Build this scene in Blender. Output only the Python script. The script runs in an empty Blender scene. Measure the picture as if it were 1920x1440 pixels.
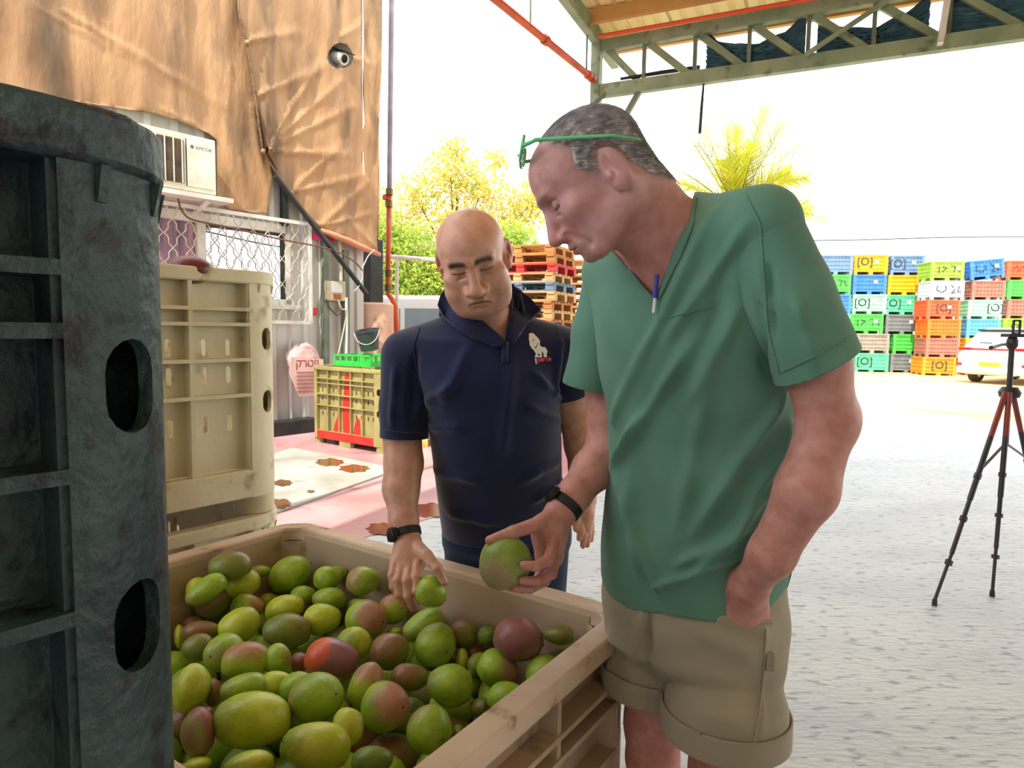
import bpy, bmesh, math, random
import numpy as np
from mathutils import Vector, Matrix
from mathutils.geometry import delaunay_2d_cdt
random.seed(7); rng = np.random.default_rng(7)
SC = bpy.context.scene; COL = SC.collection
# ---------------------------------------------------------------- camera
F = 1250.0; PITCH = math.atan(104/F); ROLL = math.radians(0.8); CAMZ = 1.45
fwd = np.array([0, math.cos(PITCH), -math.sin(PITCH)])
up0 = np.array([0, math.sin(PITCH), math.cos(PITCH)]); r0 = np.array([1., 0, 0])
RT = math.cos(ROLL)*r0 + math.sin(ROLL)*up0; UP = -math.sin(ROLL)*r0 + math.cos(ROLL)*up0
CP = np.array([0, 0, CAMZ])
cam = bpy.data.cameras.new('camera'); cam.sensor_width = 36; cam.lens = F/1920*36; cam.clip_start = .03; cam.clip_end = 400
camo = bpy.data.objects.new('camera', cam); COL.objects.link(camo)
camo.matrix_world = Matrix(((RT[0], UP[0], -fwd[0], 0), (RT[1], UP[1], -fwd[1], 0), (RT[2], UP[2], -fwd[2], CAMZ), (0, 0, 0, 1)))
SC.camera = camo
# ---------------------------------------------------------------- light
w = bpy.data.worlds.new('sky'); SC.world = w; w.use_nodes = True
w.node_tree.nodes['Background'].inputs[0].default_value = (.93, .97, 1, 1)
w.node_tree.nodes['Background'].inputs[1].default_value = 1.6
sd = bpy.data.lights.new('sun', 'SUN'); sd.energy = 3.4; sd.angle = math.radians(.6); sd.color = (1, .93, .80)
so = bpy.data.objects.new('sun', sd); COL.objects.link(so)
SUN_EL = math.radians(52)
sdir = Vector((.44*math.cos(SUN_EL), .90*math.cos(SUN_EL), -math.sin(SUN_EL)))
so.rotation_euler = sdir.to_track_quat('-Z', 'Y').to_euler(); so.location = (-10, -18, 25)
SC.view_settings.view_transform = 'Standard'; SC.view_settings.look = 'None'
SC.view_settings.gamma = 1; SC.view_settings.use_curve_mapping = False
SC.view_settings.exposure = 1.0

# ---------------------------------------------------------------- helpers
def V(*a): return np.array(a, float)
def ray(x, y): return fwd + (x-960)/F*RT + (720-y)/F*UP
def at(x, y, Y):
    d = ray(x, y); return CP + d*(Y/d[1])
def gz(x, y, z=0.):
    d = ray(x, y); return CP + d*((z-CAMZ)/d[2])
def onplane(x, y, p, n):
    d = ray(x, y); return CP + d*(np.dot(p-CP, n)/np.dot(d, n))
def proj(P):
    P = np.asarray(P, float)-CP; d = P@fwd
    return np.stack([960+F*(P@RT)/d, 720-F*(P@UP)/d], -1)
def unit(a): a = np.asarray(a, float); return a/np.linalg.norm(a)
def srgb(r, g, b):
    f = lambda c: c/12.92 if c <= .04045 else ((c+.055)/1.055)**2.4
    return (f(r/255), f(g/255), f(b/255))

MATS = {}
def pm(name, c1, c2=None, scale=4., rough=.6, bump=0., bscale=60., metal=0., stretch=(1, 1, 1), lo=.35, hi=.65, c3=None, s3=20., t3=(.58, .72), spec=.5, detail=5., trans=0.):
    if name in MATS: return MATS[name]
    m = bpy.data.materials.new(name); m.use_nodes = True; nt = m.node_tree; N = nt.nodes; L = nt.links
    b = N['Principled BSDF']; b.inputs['Roughness'].default_value = rough; b.inputs['Metallic'].default_value = metal
    b.inputs['Specular IOR Level'].default_value = spec
    if trans: b.inputs['Transmission Weight'].default_value = trans
    b.inputs['Base Color'].default_value = (*c1, 1)
    tc = N.new('ShaderNodeTexCoord'); mp = N.new('ShaderNodeMapping'); mp.inputs['Scale'].default_value = stretch
    L.new(tc.outputs['Object'], mp.inputs['Vector'])
    if c2:
        nz = N.new('ShaderNodeTexNoise'); nz.inputs['Scale'].default_value = scale; nz.inputs['Detail'].default_value = detail
        L.new(mp.outputs[0], nz.inputs['Vector'])
        mr = N.new('ShaderNodeMapRange'); mr.inputs[1].default_value = lo; mr.inputs[2].default_value = hi; L.new(nz.outputs['Fac'], mr.inputs[0])
        mx = N.new('ShaderNodeMix'); mx.data_type = 'RGBA'; mx.inputs[6].default_value = (*c1, 1); mx.inputs[7].default_value = (*c2, 1)
        L.new(mr.outputs[0], mx.inputs[0]); out = mx.outputs[2]
        if c3:
            n3 = N.new('ShaderNodeTexNoise'); n3.inputs['Scale'].default_value = s3; n3.inputs['Detail'].default_value = 6; L.new(mp.outputs[0], n3.inputs['Vector'])
            m3 = N.new('ShaderNodeMapRange'); m3.inputs[1].default_value = t3[0]; m3.inputs[2].default_value = t3[1]; L.new(n3.outputs['Fac'], m3.inputs[0])
            x3 = N.new('ShaderNodeMix'); x3.data_type = 'RGBA'; x3.inputs[7].default_value = (*c3, 1); L.new(out, x3.inputs[6]); L.new(m3.outputs[0], x3.inputs[0]); out = x3.outputs[2]
        L.new(out, b.inputs['Base Color'])
    if bump:
        nb = N.new('ShaderNodeTexNoise'); nb.inputs['Scale'].default_value = bscale; nb.inputs['Detail'].default_value = 6; L.new(mp.outputs[0], nb.inputs['Vector'])
        bp = N.new('ShaderNodeBump'); bp.inputs['Strength'].default_value = min(bump, 1.); bp.inputs['Distance'].default_value = .02 if bump <= 1 else .02*bump
        L.new(nb.outputs['Fac'], bp.inputs['Height']); L.new(bp.outputs[0], b.inputs['Normal'])
    MATS[name] = m; return m

def tag(o, label=None, cat=None, group=None, kind=None):
    if label: o['label'] = label
    if cat: o['category'] = cat
    if group: o['group'] = group
    if kind: o['kind'] = kind
    return o

class MB:
    """collects polygons for one mesh object"""
    def __init__(s): s.v = []; s.f = []; s.n = 0
    def add(s, vs, fs):
        vs = np.asarray(vs, float).reshape(-1, 3); s.v.append(vs); s.f += [tuple(int(i)+s.n for i in f) for f in fs]; s.n += len(vs); return s
    def box(s, c, e, ax=None):
        """centre c, full extents e, axes rows ax"""
        ax = np.eye(3) if ax is None else np.asarray(ax, float)
        q = np.array([[i, j, k] for i in (-.5, .5) for j in (-.5, .5) for k in (-.5, .5)])*np.asarray(e)
        return s.add(np.asarray(c)+q@ax, [(0, 1, 3, 2), (4, 6, 7, 5), (0, 4, 5, 1), (2, 3, 7, 6), (0, 2, 6, 4), (1, 5, 7, 3)])
    def mm(s, a, b):
        a = np.asarray(a, float); b = np.asarray(b, float); return s.box((a+b)/2, np.abs(b-a))
    def bar(s, p, q, w, h, upv=(0, 0, 1)):
        p = np.asarray(p, float); q = np.asarray(q, float); d = q-p; l = np.linalg.norm(d); d = d/l
        sd_ = np.cross(d, upv); sd_ = unit(sd_) if np.linalg.norm(sd_) > 1e-6 else np.array([1., 0, 0]); u = np.cross(sd_, d)
        return s.box((p+q)/2, (l, w, h), (d, sd_, u))
    def tube(s, pts, r, n=8, cap=True):
        pts = np.asarray(pts, float); m = len(pts); r = np.broadcast_to(np.asarray(r, float), (m,))
        t = np.gradient(pts, axis=0); t /= np.linalg.norm(t, axis=1)[:, None]
        a = np.array([0, 0, 1.]) if abs(t[0][2]) < .9 else np.array([1., 0, 0])
        vs = []
        x = unit(np.cross(t[0], a))
        for i in range(m):
            x = unit(x - t[i]*np.dot(x, t[i])); y = np.cross(t[i], x)
            an = np.arange(n)*2*math.pi/n
            vs.append(pts[i]+r[i]*(np.cos(an)[:, None]*x+np.sin(an)[:, None]*y))
        fs = [(i*n+j, i*n+(j+1) % n, (i+1)*n+(j+1) % n, (i+1)*n+j) for i in range(m-1) for j in range(n)]
        if cap: fs += [tuple(range(n))[::-1], tuple((m-1)*n+j for j in range(n))]
        return s.add(np.concatenate(vs), fs)
    def lathe(s, prof, c=(0, 0, 0), n=20, ax=None, cap=True):
        """prof = [(r,z)...]"""
        ax = np.eye(3) if ax is None else np.asarray(ax, float); an = np.arange(n)*2*math.pi/n; m = len(prof)
        vs = np.concatenate([np.stack([r*np.cos(an), r*np.sin(an), np.full(n, z)], 1) for r, z in prof])
        fs = [(i*n+j, i*n+(j+1) % n, (i+1)*n+(j+1) % n, (i+1)*n+j) for i in range(m-1) for j in range(n)]
        if cap: fs += [tuple(range(n))[::-1], tuple((m-1)*n+j for j in range(n))]
        return s.add(np.asarray(c)+vs@ax, fs)
    def prism(s, poly, o, ex, ey, ez, t):
        """2-D polygon in frame (o,ex,ey), thickness t along ez"""
        o, ex, ey, ez = (np.asarray(q, float) for q in (o, ex, ey, ez)); n = len(poly)
        b = np.array([o+p[0]*ex+p[1]*ey for p in poly])
        return s.add(np.concatenate([b, b+ez*t]), [tuple(range(n))[::-1], tuple(range(n, 2*n))]+[(i, (i+1) % n, n+(i+1) % n, n+i) for i in range(n)])
    def sphere(s, c, r, n=12, m=8, ax=None):
        r = np.broadcast_to(np.asarray(r, float), (3,)); ax = np.eye(3) if ax is None else np.asarray(ax, float)
        vs = [[0, 0, -1]]+[[math.sin(math.pi*i/m)*math.cos(2*math.pi*j/n), math.sin(math.pi*i/m)*math.sin(2*math.pi*j/n), -math.cos(math.pi*i/m)] for i in range(1, m) for j in range(n)]+[[0, 0, 1]]
        fs = [(0, 1+(j+1) % n, 1+j) for j in range(n)]
        fs += [(1+i*n+j, 1+i*n+(j+1) % n, 1+(i+1)*n+(j+1) % n, 1+(i+1)*n+j) for i in range(m-2) for j in range(n)]
        L_ = len(vs)-1; fs += [(1+(m-2)*n+j, 1+(m-2)*n+(j+1) % n, L_) for j in range(n)]
        return s.add(np.asarray(c)+(np.array(vs)*r)@ax, fs)
    def arrays(s): return (np.concatenate(s.v) if s.v else np.zeros((0, 3))), s.f
    def mesh(s, name, mat=None, smooth=False, inv=None):
        v, f = s.arrays()
        if inv is not None: v = v@inv[:3, :3].T+inv[:3, 3]
        me = bpy.data.meshes.new(name); me.from_pydata(v.tolist(), [], f); me.update()
        if smooth: me.shade_smooth() if smooth is True else smooth_by_angle(me, smooth)
        if mat: me.materials.append(mat)
        return me
def smooth_by_angle(me, deg):
    me.shade_smooth()
    bm = bmesh.new(); bm.from_mesh(me); a = math.radians(deg)
    bmesh.ops.recalc_face_normals(bm, faces=bm.faces)
    for e in bm.edges:
        if len(e.link_faces) == 2 and e.calc_face_angle(0) > a: e.smooth = False
    bm.to_mesh(me); bm.free()

def mat4(loc=(0, 0, 0), rz=0.):
    c, s = math.cos(rz), math.sin(rz); M = np.eye(4); M[:2, :2] = [[c, -s], [s, c]]; M[:3, 3] = loc; return M
def thing(name, label, cat, loc=(0, 0, 0), rz=0., group=None, kind=None):
    o = bpy.data.objects.new(name, None); o.empty_display_size = .1; COL.objects.link(o); o.location = loc; o.rotation_euler = (0, 0, rz)
    tag(o, label, cat, group, kind); return o
def rootinv(o):
    return np.linalg.inv(mat4(tuple(o.location), o.rotation_euler[2]))
def part(root, name, mb, mat, smooth=False, world=True, bevel=0., label=None, up=None):
    """a part (child) of root; vertices given in world space unless world=False. up = the part it is a sub-part of"""
    me = mb if isinstance(mb, bpy.types.Mesh) else mb.mesh(name, mat, smooth, rootinv(root) if (world and root is not None) else None)
    o = bpy.data.objects.new(name, me); COL.objects.link(o); o.parent = up or root
    if isinstance(mb, bpy.types.Mesh) and mat and not me.materials: me.materials.append(mat)
    if bevel: bv(o, bevel)
    if label: o['label'] = label
    return o
def bv(o, w_, seg=2):
    m = o.modifiers.new('bevel', 'BEVEL'); m.width = w_; m.segments = seg; m.limit_method = 'ANGLE'; m.angle_limit = math.radians(40)
def solo(name, mb, mat, label, cat, base=None, smooth=False, bevel=0., group=None, kind=None):
    """one-mesh thing, world vertices; origin at base"""
    v, f = mb.arrays()
    if base is None: base = np.array([v[:, 0].mean(), v[:, 1].mean(), v[:, 2].min()])
    me = mb.mesh(name, mat, smooth, np.linalg.inv(mat4(tuple(base))))
    o = bpy.data.objects.new(name, me); COL.objects.link(o); o.location = tuple(base); tag(o, label, cat, group, kind)
    if bevel: bv(o, bevel)
    return o
def struct(name, mb, mat, smooth=False, parent=None):
    me = mb.mesh(name, mat, smooth); o = bpy.data.objects.new(name, me); COL.objects.link(o); o['kind'] = 'structure'
    return o
def copy_tree(o, parent=None):
    c = o.copy(); COL.objects.link(c)
    if parent is not None: c.parent = parent
    for ch in list(o.children): copy_tree(ch, c)
    return c
def ngon(cx, cy, a, b, n=20, rot=0.):
    return [(cx+a*math.cos(2*math.pi*i/n+rot), cy+b*math.sin(2*math.pi*i/n+rot)) for i in range(n)]
def slot(cx, cy, w_, h, n=6):
    """rounded vertical slot"""
    r = w_/2; k = h/2-r
    return [(cx+r*math.cos(math.pi*i/n), cy+k+r*math.sin(math.pi*i/n)) for i in range(n+1)]+[(cx-r*math.cos(math.pi*i/n), cy-k-r*math.sin(math.pi*i/n)) for i in range(n+1)]
def inpoly(pts, poly):
    pts = np.asarray(pts, float); x, y = pts[:, 0], pts[:, 1]; c = np.zeros(len(pts), bool); n = len(poly)
    for i in range(n):
        x1, y1 = poly[i]; x2, y2 = poly[(i+1) % n]
        if y1 == y2: continue
        k = ((y1 > y) != (y2 > y)) & (x < (x2-x1)*(y-y1)/(y2-y1)+x1); c ^= k
    return c
def sheet(outline, holes=(), extra=()):
    """triangulated 2-D sheet with holes -> verts2d, tris"""
    vs = []; es = []
    for lp in [outline, *holes]:
        b = len(vs); vs += [Vector((p[0], p[1])) for p in lp]; es += [(b+i, b+(i+1) % len(lp)) for i in range(len(lp))]
    vs += [Vector((p[0], p[1])) for p in extra]
    r = delaunay_2d_cdt(vs, es, [], 0, 1e-7)
    v = np.array([[p[0], p[1]] for p in r[0]]); t = np.array([f for f in r[2] if len(f) == 3])
    c = v[t].mean(1); keep = inpoly(c, outline)
    for h in holes: keep &= ~inpoly(c, h)
    return v, t[keep]
def slab(mb, v2, tris, fn, t):
    """thick sheet: fn maps (v2, offset) -> 3-D ; makes front, back and rim"""
    n = len(v2); A = fn(v2, 0.); B = fn(v2, t)
    ed = {}
    for a, b, c in tris:
        for e in ((a, b), (b, c), (c, a)): ed[e] = 1
    rim = [(a, b) for (a, b) in ed if (b, a) not in ed]
    mb.add(np.concatenate([A, B]), [tuple(x) for x in tris]+[tuple(n+i for i in x[::-1]) for x in tris]+[(b, a, n+a, n+b) for a, b in rim])
    return mb
def text_mesh(s, name='text', size=1., extrude=.0, font=None):
    cu = bpy.data.curves.new(name, 'FONT'); cu.body = s; cu.size = size; cu.extrude = extrude; cu.align_x = 'CENTER'; cu.align_y = 'CENTER'; cu.resolution_u = 3
    o = bpy.data.objects.new(name, cu); COL.objects.link(o); dg = bpy.context.evaluated_depsgraph_get(); dg.update()
    me = bpy.data.meshes.new_from_object(o.evaluated_get(dg)); bpy.data.objects.remove(o); bpy.data.curves.remove(cu)
    v = np.array([q.co[:] for q in me.vertices]) if len(me.vertices) else np.zeros((0, 3)); f = [tuple(p.vertices) for p in me.polygons]; bpy.data.meshes.remove(me)
    return v, f
def text_on(mb, s, o, ex, ey, ez, size, extrude=.001):
    v, f = text_mesh(s, size=size, extrude=extrude)
    if len(v): mb.add(np.asarray(o)+v[:, :1]*np.asarray(ex)+v[:, 1:2]*np.asarray(ey)+v[:, 2:3]*np.asarray(ez), f)
    return mb
def stroke(mb, pts2, o, ex, ey, ez, w_, t=.002):
    """painted/printed line as a thin raised strip"""
    for a, b in zip(pts2[:-1], pts2[1:]):
        P = o+a[0]*ex+a[1]*ey; Q = o+b[0]*ex+b[1]*ey
        mb.bar(P+ez*t/2, Q+ez*t/2, w_, t, ez)
    return mb
# yard axes: bins and building share them
u_ = unit((.777, -.63, 0)); v_ = unit((.63, .777, 0)); Z = V(0, 0, 1); ANG = math.atan2(u_[1], u_[0])
# ================================================================ setting: ground
M_conc = pm('concrete', srgb(198, 203, 206), srgb(180, 186, 192), scale=.9, rough=.5, bump=.35, bscale=16, stretch=(1, 2.6, 1), c3=srgb(136, 142, 150), s3=12., t3=(.55, .68))
M_yard = pm('dirt', srgb(214, 190, 140), srgb(190, 165, 120), scale=.6, rough=.95, bump=.4, bscale=8)
M_redfloor = pm('red_floor', srgb(176, 120, 122), srgb(196, 158, 160), scale=1.3, rough=.35, bump=.08, bscale=14, c3=srgb(150, 84, 84), s3=3., t3=(.6, .72))
M_slab = pm('slab', srgb(176, 178, 172), srgb(150, 148, 138), scale=2.2, rough=.5, bump=.15, bscale=20, c3=srgb(120, 108, 92), s3=2.6, t3=(.62, .75))
b0 = gz(1590, 757)[:2]; b1 = gz(1920, 793)[:2]; bd = unit(b1-b0)
mb = MB(); mb.add([(-90, -60, -.02), (90, -60, -.02), (90, 160, -.02), (-90, 160, -.02)], [(0, 1, 2, 3)]); struct('ground', mb, M_yard)
A = b0-bd*7.5; Bq = b1+bd*26
mb = MB(); mb.prism([(A[0], A[1]), (-30, A[1]+6), (-30, -30), (Bq[0], -30), (Bq[0], Bq[1])], (0, 0, -.018), (1, 0, 0), (0, 1, 0), (0, 0, 1), .018); struct('floor', mb, M_conc)
Wb = gz(585, 806); Wb[2] = 0
def wp(x, y, o=0.): return onplane(x, y, Wb+o*u_, u_)
def ws(x, y, o=0.):
    p = wp(x, y, o)-Wb; return np.array([p@v_, p[2]])
def W3(s, z, o=0.): return Wb+v_*s+Z*z+u_*o
# red painted floor between the wall and the bins
q = gz(850, 960); e1 = float((q-Wb)@u_)
mb = MB(); mb.prism([(0, -14), (e1, -14), (e1, 3.2), (0, 3.2)], Wb, u_, v_, Z, .006); fr = struct('floor_red', mb, M_redfloor)
P = [gz(*p, .006) for p in ((488, 862), (549, 842), (722, 877), (722, 891), (400, 1006))]
mb = MB(); n_ = len(P); mb.prism([(p[0], p[1]) for p in P][::-1], (0, 0, .006), (1, 0, 0), (0, 1, 0), (0, 0, 1), .022); sl = struct('floor_slab', mb, M_slab); bv(sl, .006)
M_pud = pm('puddle_mud', srgb(120, 78, 44), srgb(96, 66, 40), scale=6, rough=.12)
M_pudr = pm('puddle_red', srgb(140, 50, 40), srgb(120, 38, 34), scale=6, rough=.12)
for i, (x, y, a, b, m, z, lab) in enumerate([(618, 867, 25, 7, M_pud, .028, 'long brown puddle on the pale slab, farther of two by the olive bin'), (664, 879, 27, 7, M_pud, .028, 'brown puddle on the pale slab, nearer of two by the olive bin'),
        (530, 906, 17, 6, M_pud, .028, 'small tan puddle on the slab beside the cream bin'), (583, 922, 7, 2.5, M_pud, .028, 'tiny brown damp spot in the middle of the slab'), (524, 945, 22, 9, M_pud, .028, 'muddy puddle at the slab edge next to the cream bin'),
        (713, 992, 24, 11, M_pudr, .006, 'dark red wet patch on the pink floor behind the mango bin'), (806, 957, 30, 13, M_pudr, .006, 'red wet patch on the floor beside the dark shirted man')]):
    pts = [gz(x+a*math.cos(k*math.pi/12)*(1+.18*math.sin(k*2.3+i)), y+b*math.sin(k*math.pi/12)*(1+.15*math.cos(k*1.7+i)), z) for k in range(24)]
    mb = MB(); mb.add([p+Z*.001 for p in pts]+[p+Z*.004 for p in pts], [tuple(range(24)), tuple(range(47, 23, -1))]+[(k, (k+1) % 24, 24+(k+1) % 24, 24+k) for k in range(24)])
    v, f = mb.arrays(); bb = v.mean(0); bb[2] = v[:, 2].min()
    solo('puddle', mb, m, lab, 'puddle', bb, group='wet patches on the floor')

# ================================================================ building wall
M_sheet = pm('sheet_metal', srgb(196, 196, 190), srgb(170, 168, 160), scale=1.5, rough=.45, metal=.15, bump=.03, stretch=(1, 1, .25), c3=srgb(120, 110, 96), s3=3., t3=(.63, .75))
M_white = pm('white_paint', srgb(226, 226, 218), srgb(200, 198, 186), scale=4, rough=.5)
M_dark = pm('dark_steel', srgb(34, 38, 40), srgb(52, 56, 56), scale=5, rough=.5, metal=.3)
M_grn = pm('green_post', srgb(92, 106, 92), srgb(120, 130, 112), scale=3, rough=.6)
s_end = ws(676, 300)[0]; sw0 = ws(240, 500)[0]; sw1 = ws(541, 500)[0]; zt = ws(541, 424)[1]; zb = ws(541, 572)[1]; WT = 7.6
def corrug(s0, s1, z0, z1):
    mb = MB(); s = s0; pr = []
    while s < s1:
        for ds, o in ((0, 0), (.17, 0), (.20, .035), (.27, .035), (.30, 0)): pr.append((min(s+ds, s1), o))
        s += .30
    pr = [p for i, p in enumerate(pr) if i == 0 or p[0] > pr[i-1][0]+1e-6]; n = len(pr)
    vs = [W3(s, z, o) for z in (z0, z1) for s, o in pr]+[W3(s, z, -.06) for z in (z0, z1) for s in (s0, s1)]
    fs = [(i, i+1, n+i+1, n+i) for i in range(n-1)]+[(2*n, 2*n+2, 2*n+3, 2*n+1), (0, n, 2*n+2, 2*n), (n-1, 2*n+1, 2*n+3, 2*n-1)]
    return mb.add(vs, fs)
wl = thing('wall_left', None, None, tuple(Wb), kind='structure'); del_ = None
for a, b, c, d in ((-9.5, sw0, 0, WT), (sw1, s_end, 0, WT), (sw0, sw1, 0, zb), (sw0, sw1, zt, WT)):
    part(wl, 'wall_panel', corrug(a, b, c, d), M_sheet)
mb = MB(); mb.prism([(0, 0), (.1, 0), (.1, WT), (0, WT)], W3(s_end, 0, -.02), -u_, Z, v_, .06); mb.box(W3(s_end-.03, WT/2, -3), (6, .08, WT), (-u_, v_, Z)); struct('wall_back', mb, M_sheet)
# trims and posts on the wall
for k, (x, y0, y1, wd, m) in enumerate([(604, 430, 690, .09, M_grn), (642, 470, 690, .10, M_grn), (529, 345, 425, .07, M_dark)]):
    a = ws(x, 500)[0]; z1 = ws(x, y0)[1]; z0 = max(0, ws(x, 830)[1]) if y1 > 600 else ws(x, y1)[1]
    mb = MB(); mb.box(W3(a, (z0+z1)/2, .06), (.07, wd, z1-z0), (u_, v_, Z)); struct('trim_%d' % (k+1), mb, m)
mb = MB(); a = ws(440, 800)[0]; b = ws(578, 800)[0]; mb.box(W3((a+b)/2, .10, .12), (.2, b-a, .20), (u_, v_, Z)); o = struct('baseboard_left', mb, M_dark); bv(o, .02)
# window
wn = thing('window_1', None, None, tuple(W3((sw0+sw1)/2, zb)), kind='structure')
M_mir = pm('window_glass', srgb(206, 214, 220), None, rough=.03, metal=.85)
M_cur = pm('window_curtain', srgb(196, 160, 176), srgb(120, 104, 128), scale=3, rough=.8, stretch=(4, 4, .4))
def wbar(mb, s0, s1, z0, z1, o0, o1): return mb.box(W3((s0+s1)/2, (z0+z1)/2, (o0+o1)/2), (abs(o1-o0), abs(s1-s0), abs(z1-z0)), (u_, v_, Z))
smid = ws(376, 480)[0]
mb = MB(); t = .07
wbar(mb, sw0, sw1, zt-t*1.6, zt, -.04, .05); wbar(mb, sw0, sw1, zb, zb+t, -.04, .05); wbar(mb, sw1-t, sw1, zb, zt, -.04, .05); wbar(mb, sw0, sw0+t, zb, zt, -.04, .05); wbar(mb, smid-.05, smid+.05, zb, zt, -.03, .045)
part(wn, 'window_frame', mb, M_white)
mb = MB(); wbar(mb, sw1-t-.045, sw1-t, zb+t, zt-t*1.6, -.03, .03); wbar(mb, smid+.05, sw1-t, zt-t*1.6-.035, zt-t*1.6, -.03, .03); part(wn, 'gasket', mb, M_dark)
mb = MB(); wbar(mb, smid+.05, sw1-t, zb+t, zt-t, -.005, .005); part(wn, 'pane', mb, M_mir)
mb = MB(); n = 40
vs = [W3(sw0+(smid-sw0)*i/n, z, -.03+.02*math.sin(i*1.1)) for z in (zb, zt) for i in range(n+1)]
mb.add(vs, [(i, i+1, n+2+i, n+1+i) for i in range(n)]); part(wn, 'curtain', mb, M_cur, True)
mb = MB(); wbar(mb, sw0, sw1+.12, zb-.06, zb, 0, .13); part(wn, 'window_sill', mb, M_white)
# security grille of bent wires
gr = thing('window_grille', 'cream wire security grille of bent diamonds over the window', 'grille', tuple(W3((sw0+sw1)/2, zb-.15)))
M_wire = pm('wire_cream', srgb(206, 200, 178), srgb(180, 172, 150), scale=8, rough=.5)
GO = .20; g0 = ws(230, 500, GO)[0]; g1 = ws(581, 500, GO)[0]; gt = ws(581, 421, GO)[1]; gb = ws(581, 605, GO)[1]
for zz in (gt, gb): mb = MB(); wbar(mb, g0, g1, zz-.022, zz+.022, GO-.02, GO+.02); part(gr, 'rail', mb, M_white)
for ss in (g0, g1): mb = MB(); wbar(mb, ss-.022, ss+.022, gb, gt, GO-.02, GO+.02); part(gr, 'stile', mb, M_white)
p_ = ws(559, 440, GO)[0]-ws(534, 440, GO)[0]; hp = (gt-gb)/8
k = 0
s = g1-.12
while s > g0+p_*.5:
    for sg in (-1, 1):
        pts = []
        for j in range(9):
            z = gt-j*hp; x = 0 if j % 2 == 0 else .5
            if j: pts += [W3(s+sg*p_*.25, z+hp*.32, GO+sg*.006)]
            pts += [W3(s+sg*p_*(x*.94+.015), z, GO+sg*.006)]
            if j < 8: pts += [W3(s+sg*p_*.25, z-hp*.32, GO+sg*.006)]
        mb = MB(); mb.tube(pts, .0075, 5); part(gr, 'wire', mb, M_wire)
    s -= p_
# ---- air conditioner
AO = .42; a1 = ws(405, 315, AO)[0]; a0 = a1-1.02; az1 = ws(405, 264, AO)[1]; az0 = ws(405, 366, AO)[1]
ac = thing('air_conditioner', 'white outdoor air conditioner unit with slatted fan grille on wall shelf', 'air conditioner', tuple(W3((a0+a1)/2, az0, .2)))
M_ac = pm('ac_white', srgb(226, 224, 208), srgb(198, 192, 168), scale=3, rough=.5)
M_grl = pm('ac_grille', srgb(120, 104, 84), srgb(84, 74, 64), scale=7, rough=.8)
mb = MB(); wbar(mb, a0, a1, az0, az1, .08, AO); part(ac, 'casing', mb, M_ac, bevel=.012)
gs0, gs1 = a0+.06, a0+(a1-a0)*.64
mb = MB(); wbar(mb, gs0, gs1, az0+.07, az1-.07, AO, AO+.006); part(ac, 'fan_screen', mb, M_grl)
for i in range(28):
    z = az0+.085+(az1-az0-.17)*i/27; mb = MB(); wbar(mb, gs0, gs1, z-.004, z+.004, AO+.006, AO+.016); part(ac, 'slat', mb, M_grl)
for i in range(7):
    ss = gs0+.02+(gs1-gs0-.04)*i/6; mb = MB(); wbar(mb, ss-.006, ss+.006, az0+.07, az1-.07, AO+.01, AO+.022); part(ac, 'grille_bar', mb, M_ac)
fp = MB(); wbar(fp, gs1+.035, a1-.02, az0+.05, az1-.05, AO, AO+.012); part(ac, 'front_panel', fp, M_ac, bevel=.004)
mb = MB(); wbar(mb, gs1+.028, gs1+.035, az0+.05, az1-.05, AO, AO+.008); part(ac, 'panel_gap', mb, M_dark)
mb = MB(); text_on(mb, '\u25cf AMCOR', W3((gs1+a1)/2+.01, az1-.13, AO+.0125), v_, Z, u_, .052); part(ac, 'lettering', mb, pm('print_grey', srgb(96, 96, 92)))
mb = MB(); s2 = ws(433, 380, AO)[0]; wbar(mb, a0-.1, s2, az0-.07, az0-.02, .02, AO+.06); part(ac, 'shelf', mb, M_white)
for x in (a0+.1, a1-.1): mb = MB(); mb.bar(W3(x, az0-.09, AO), W3(x, az0-.20, .04), .04, .03); part(ac, 'bracket', mb, M_white)
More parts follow.
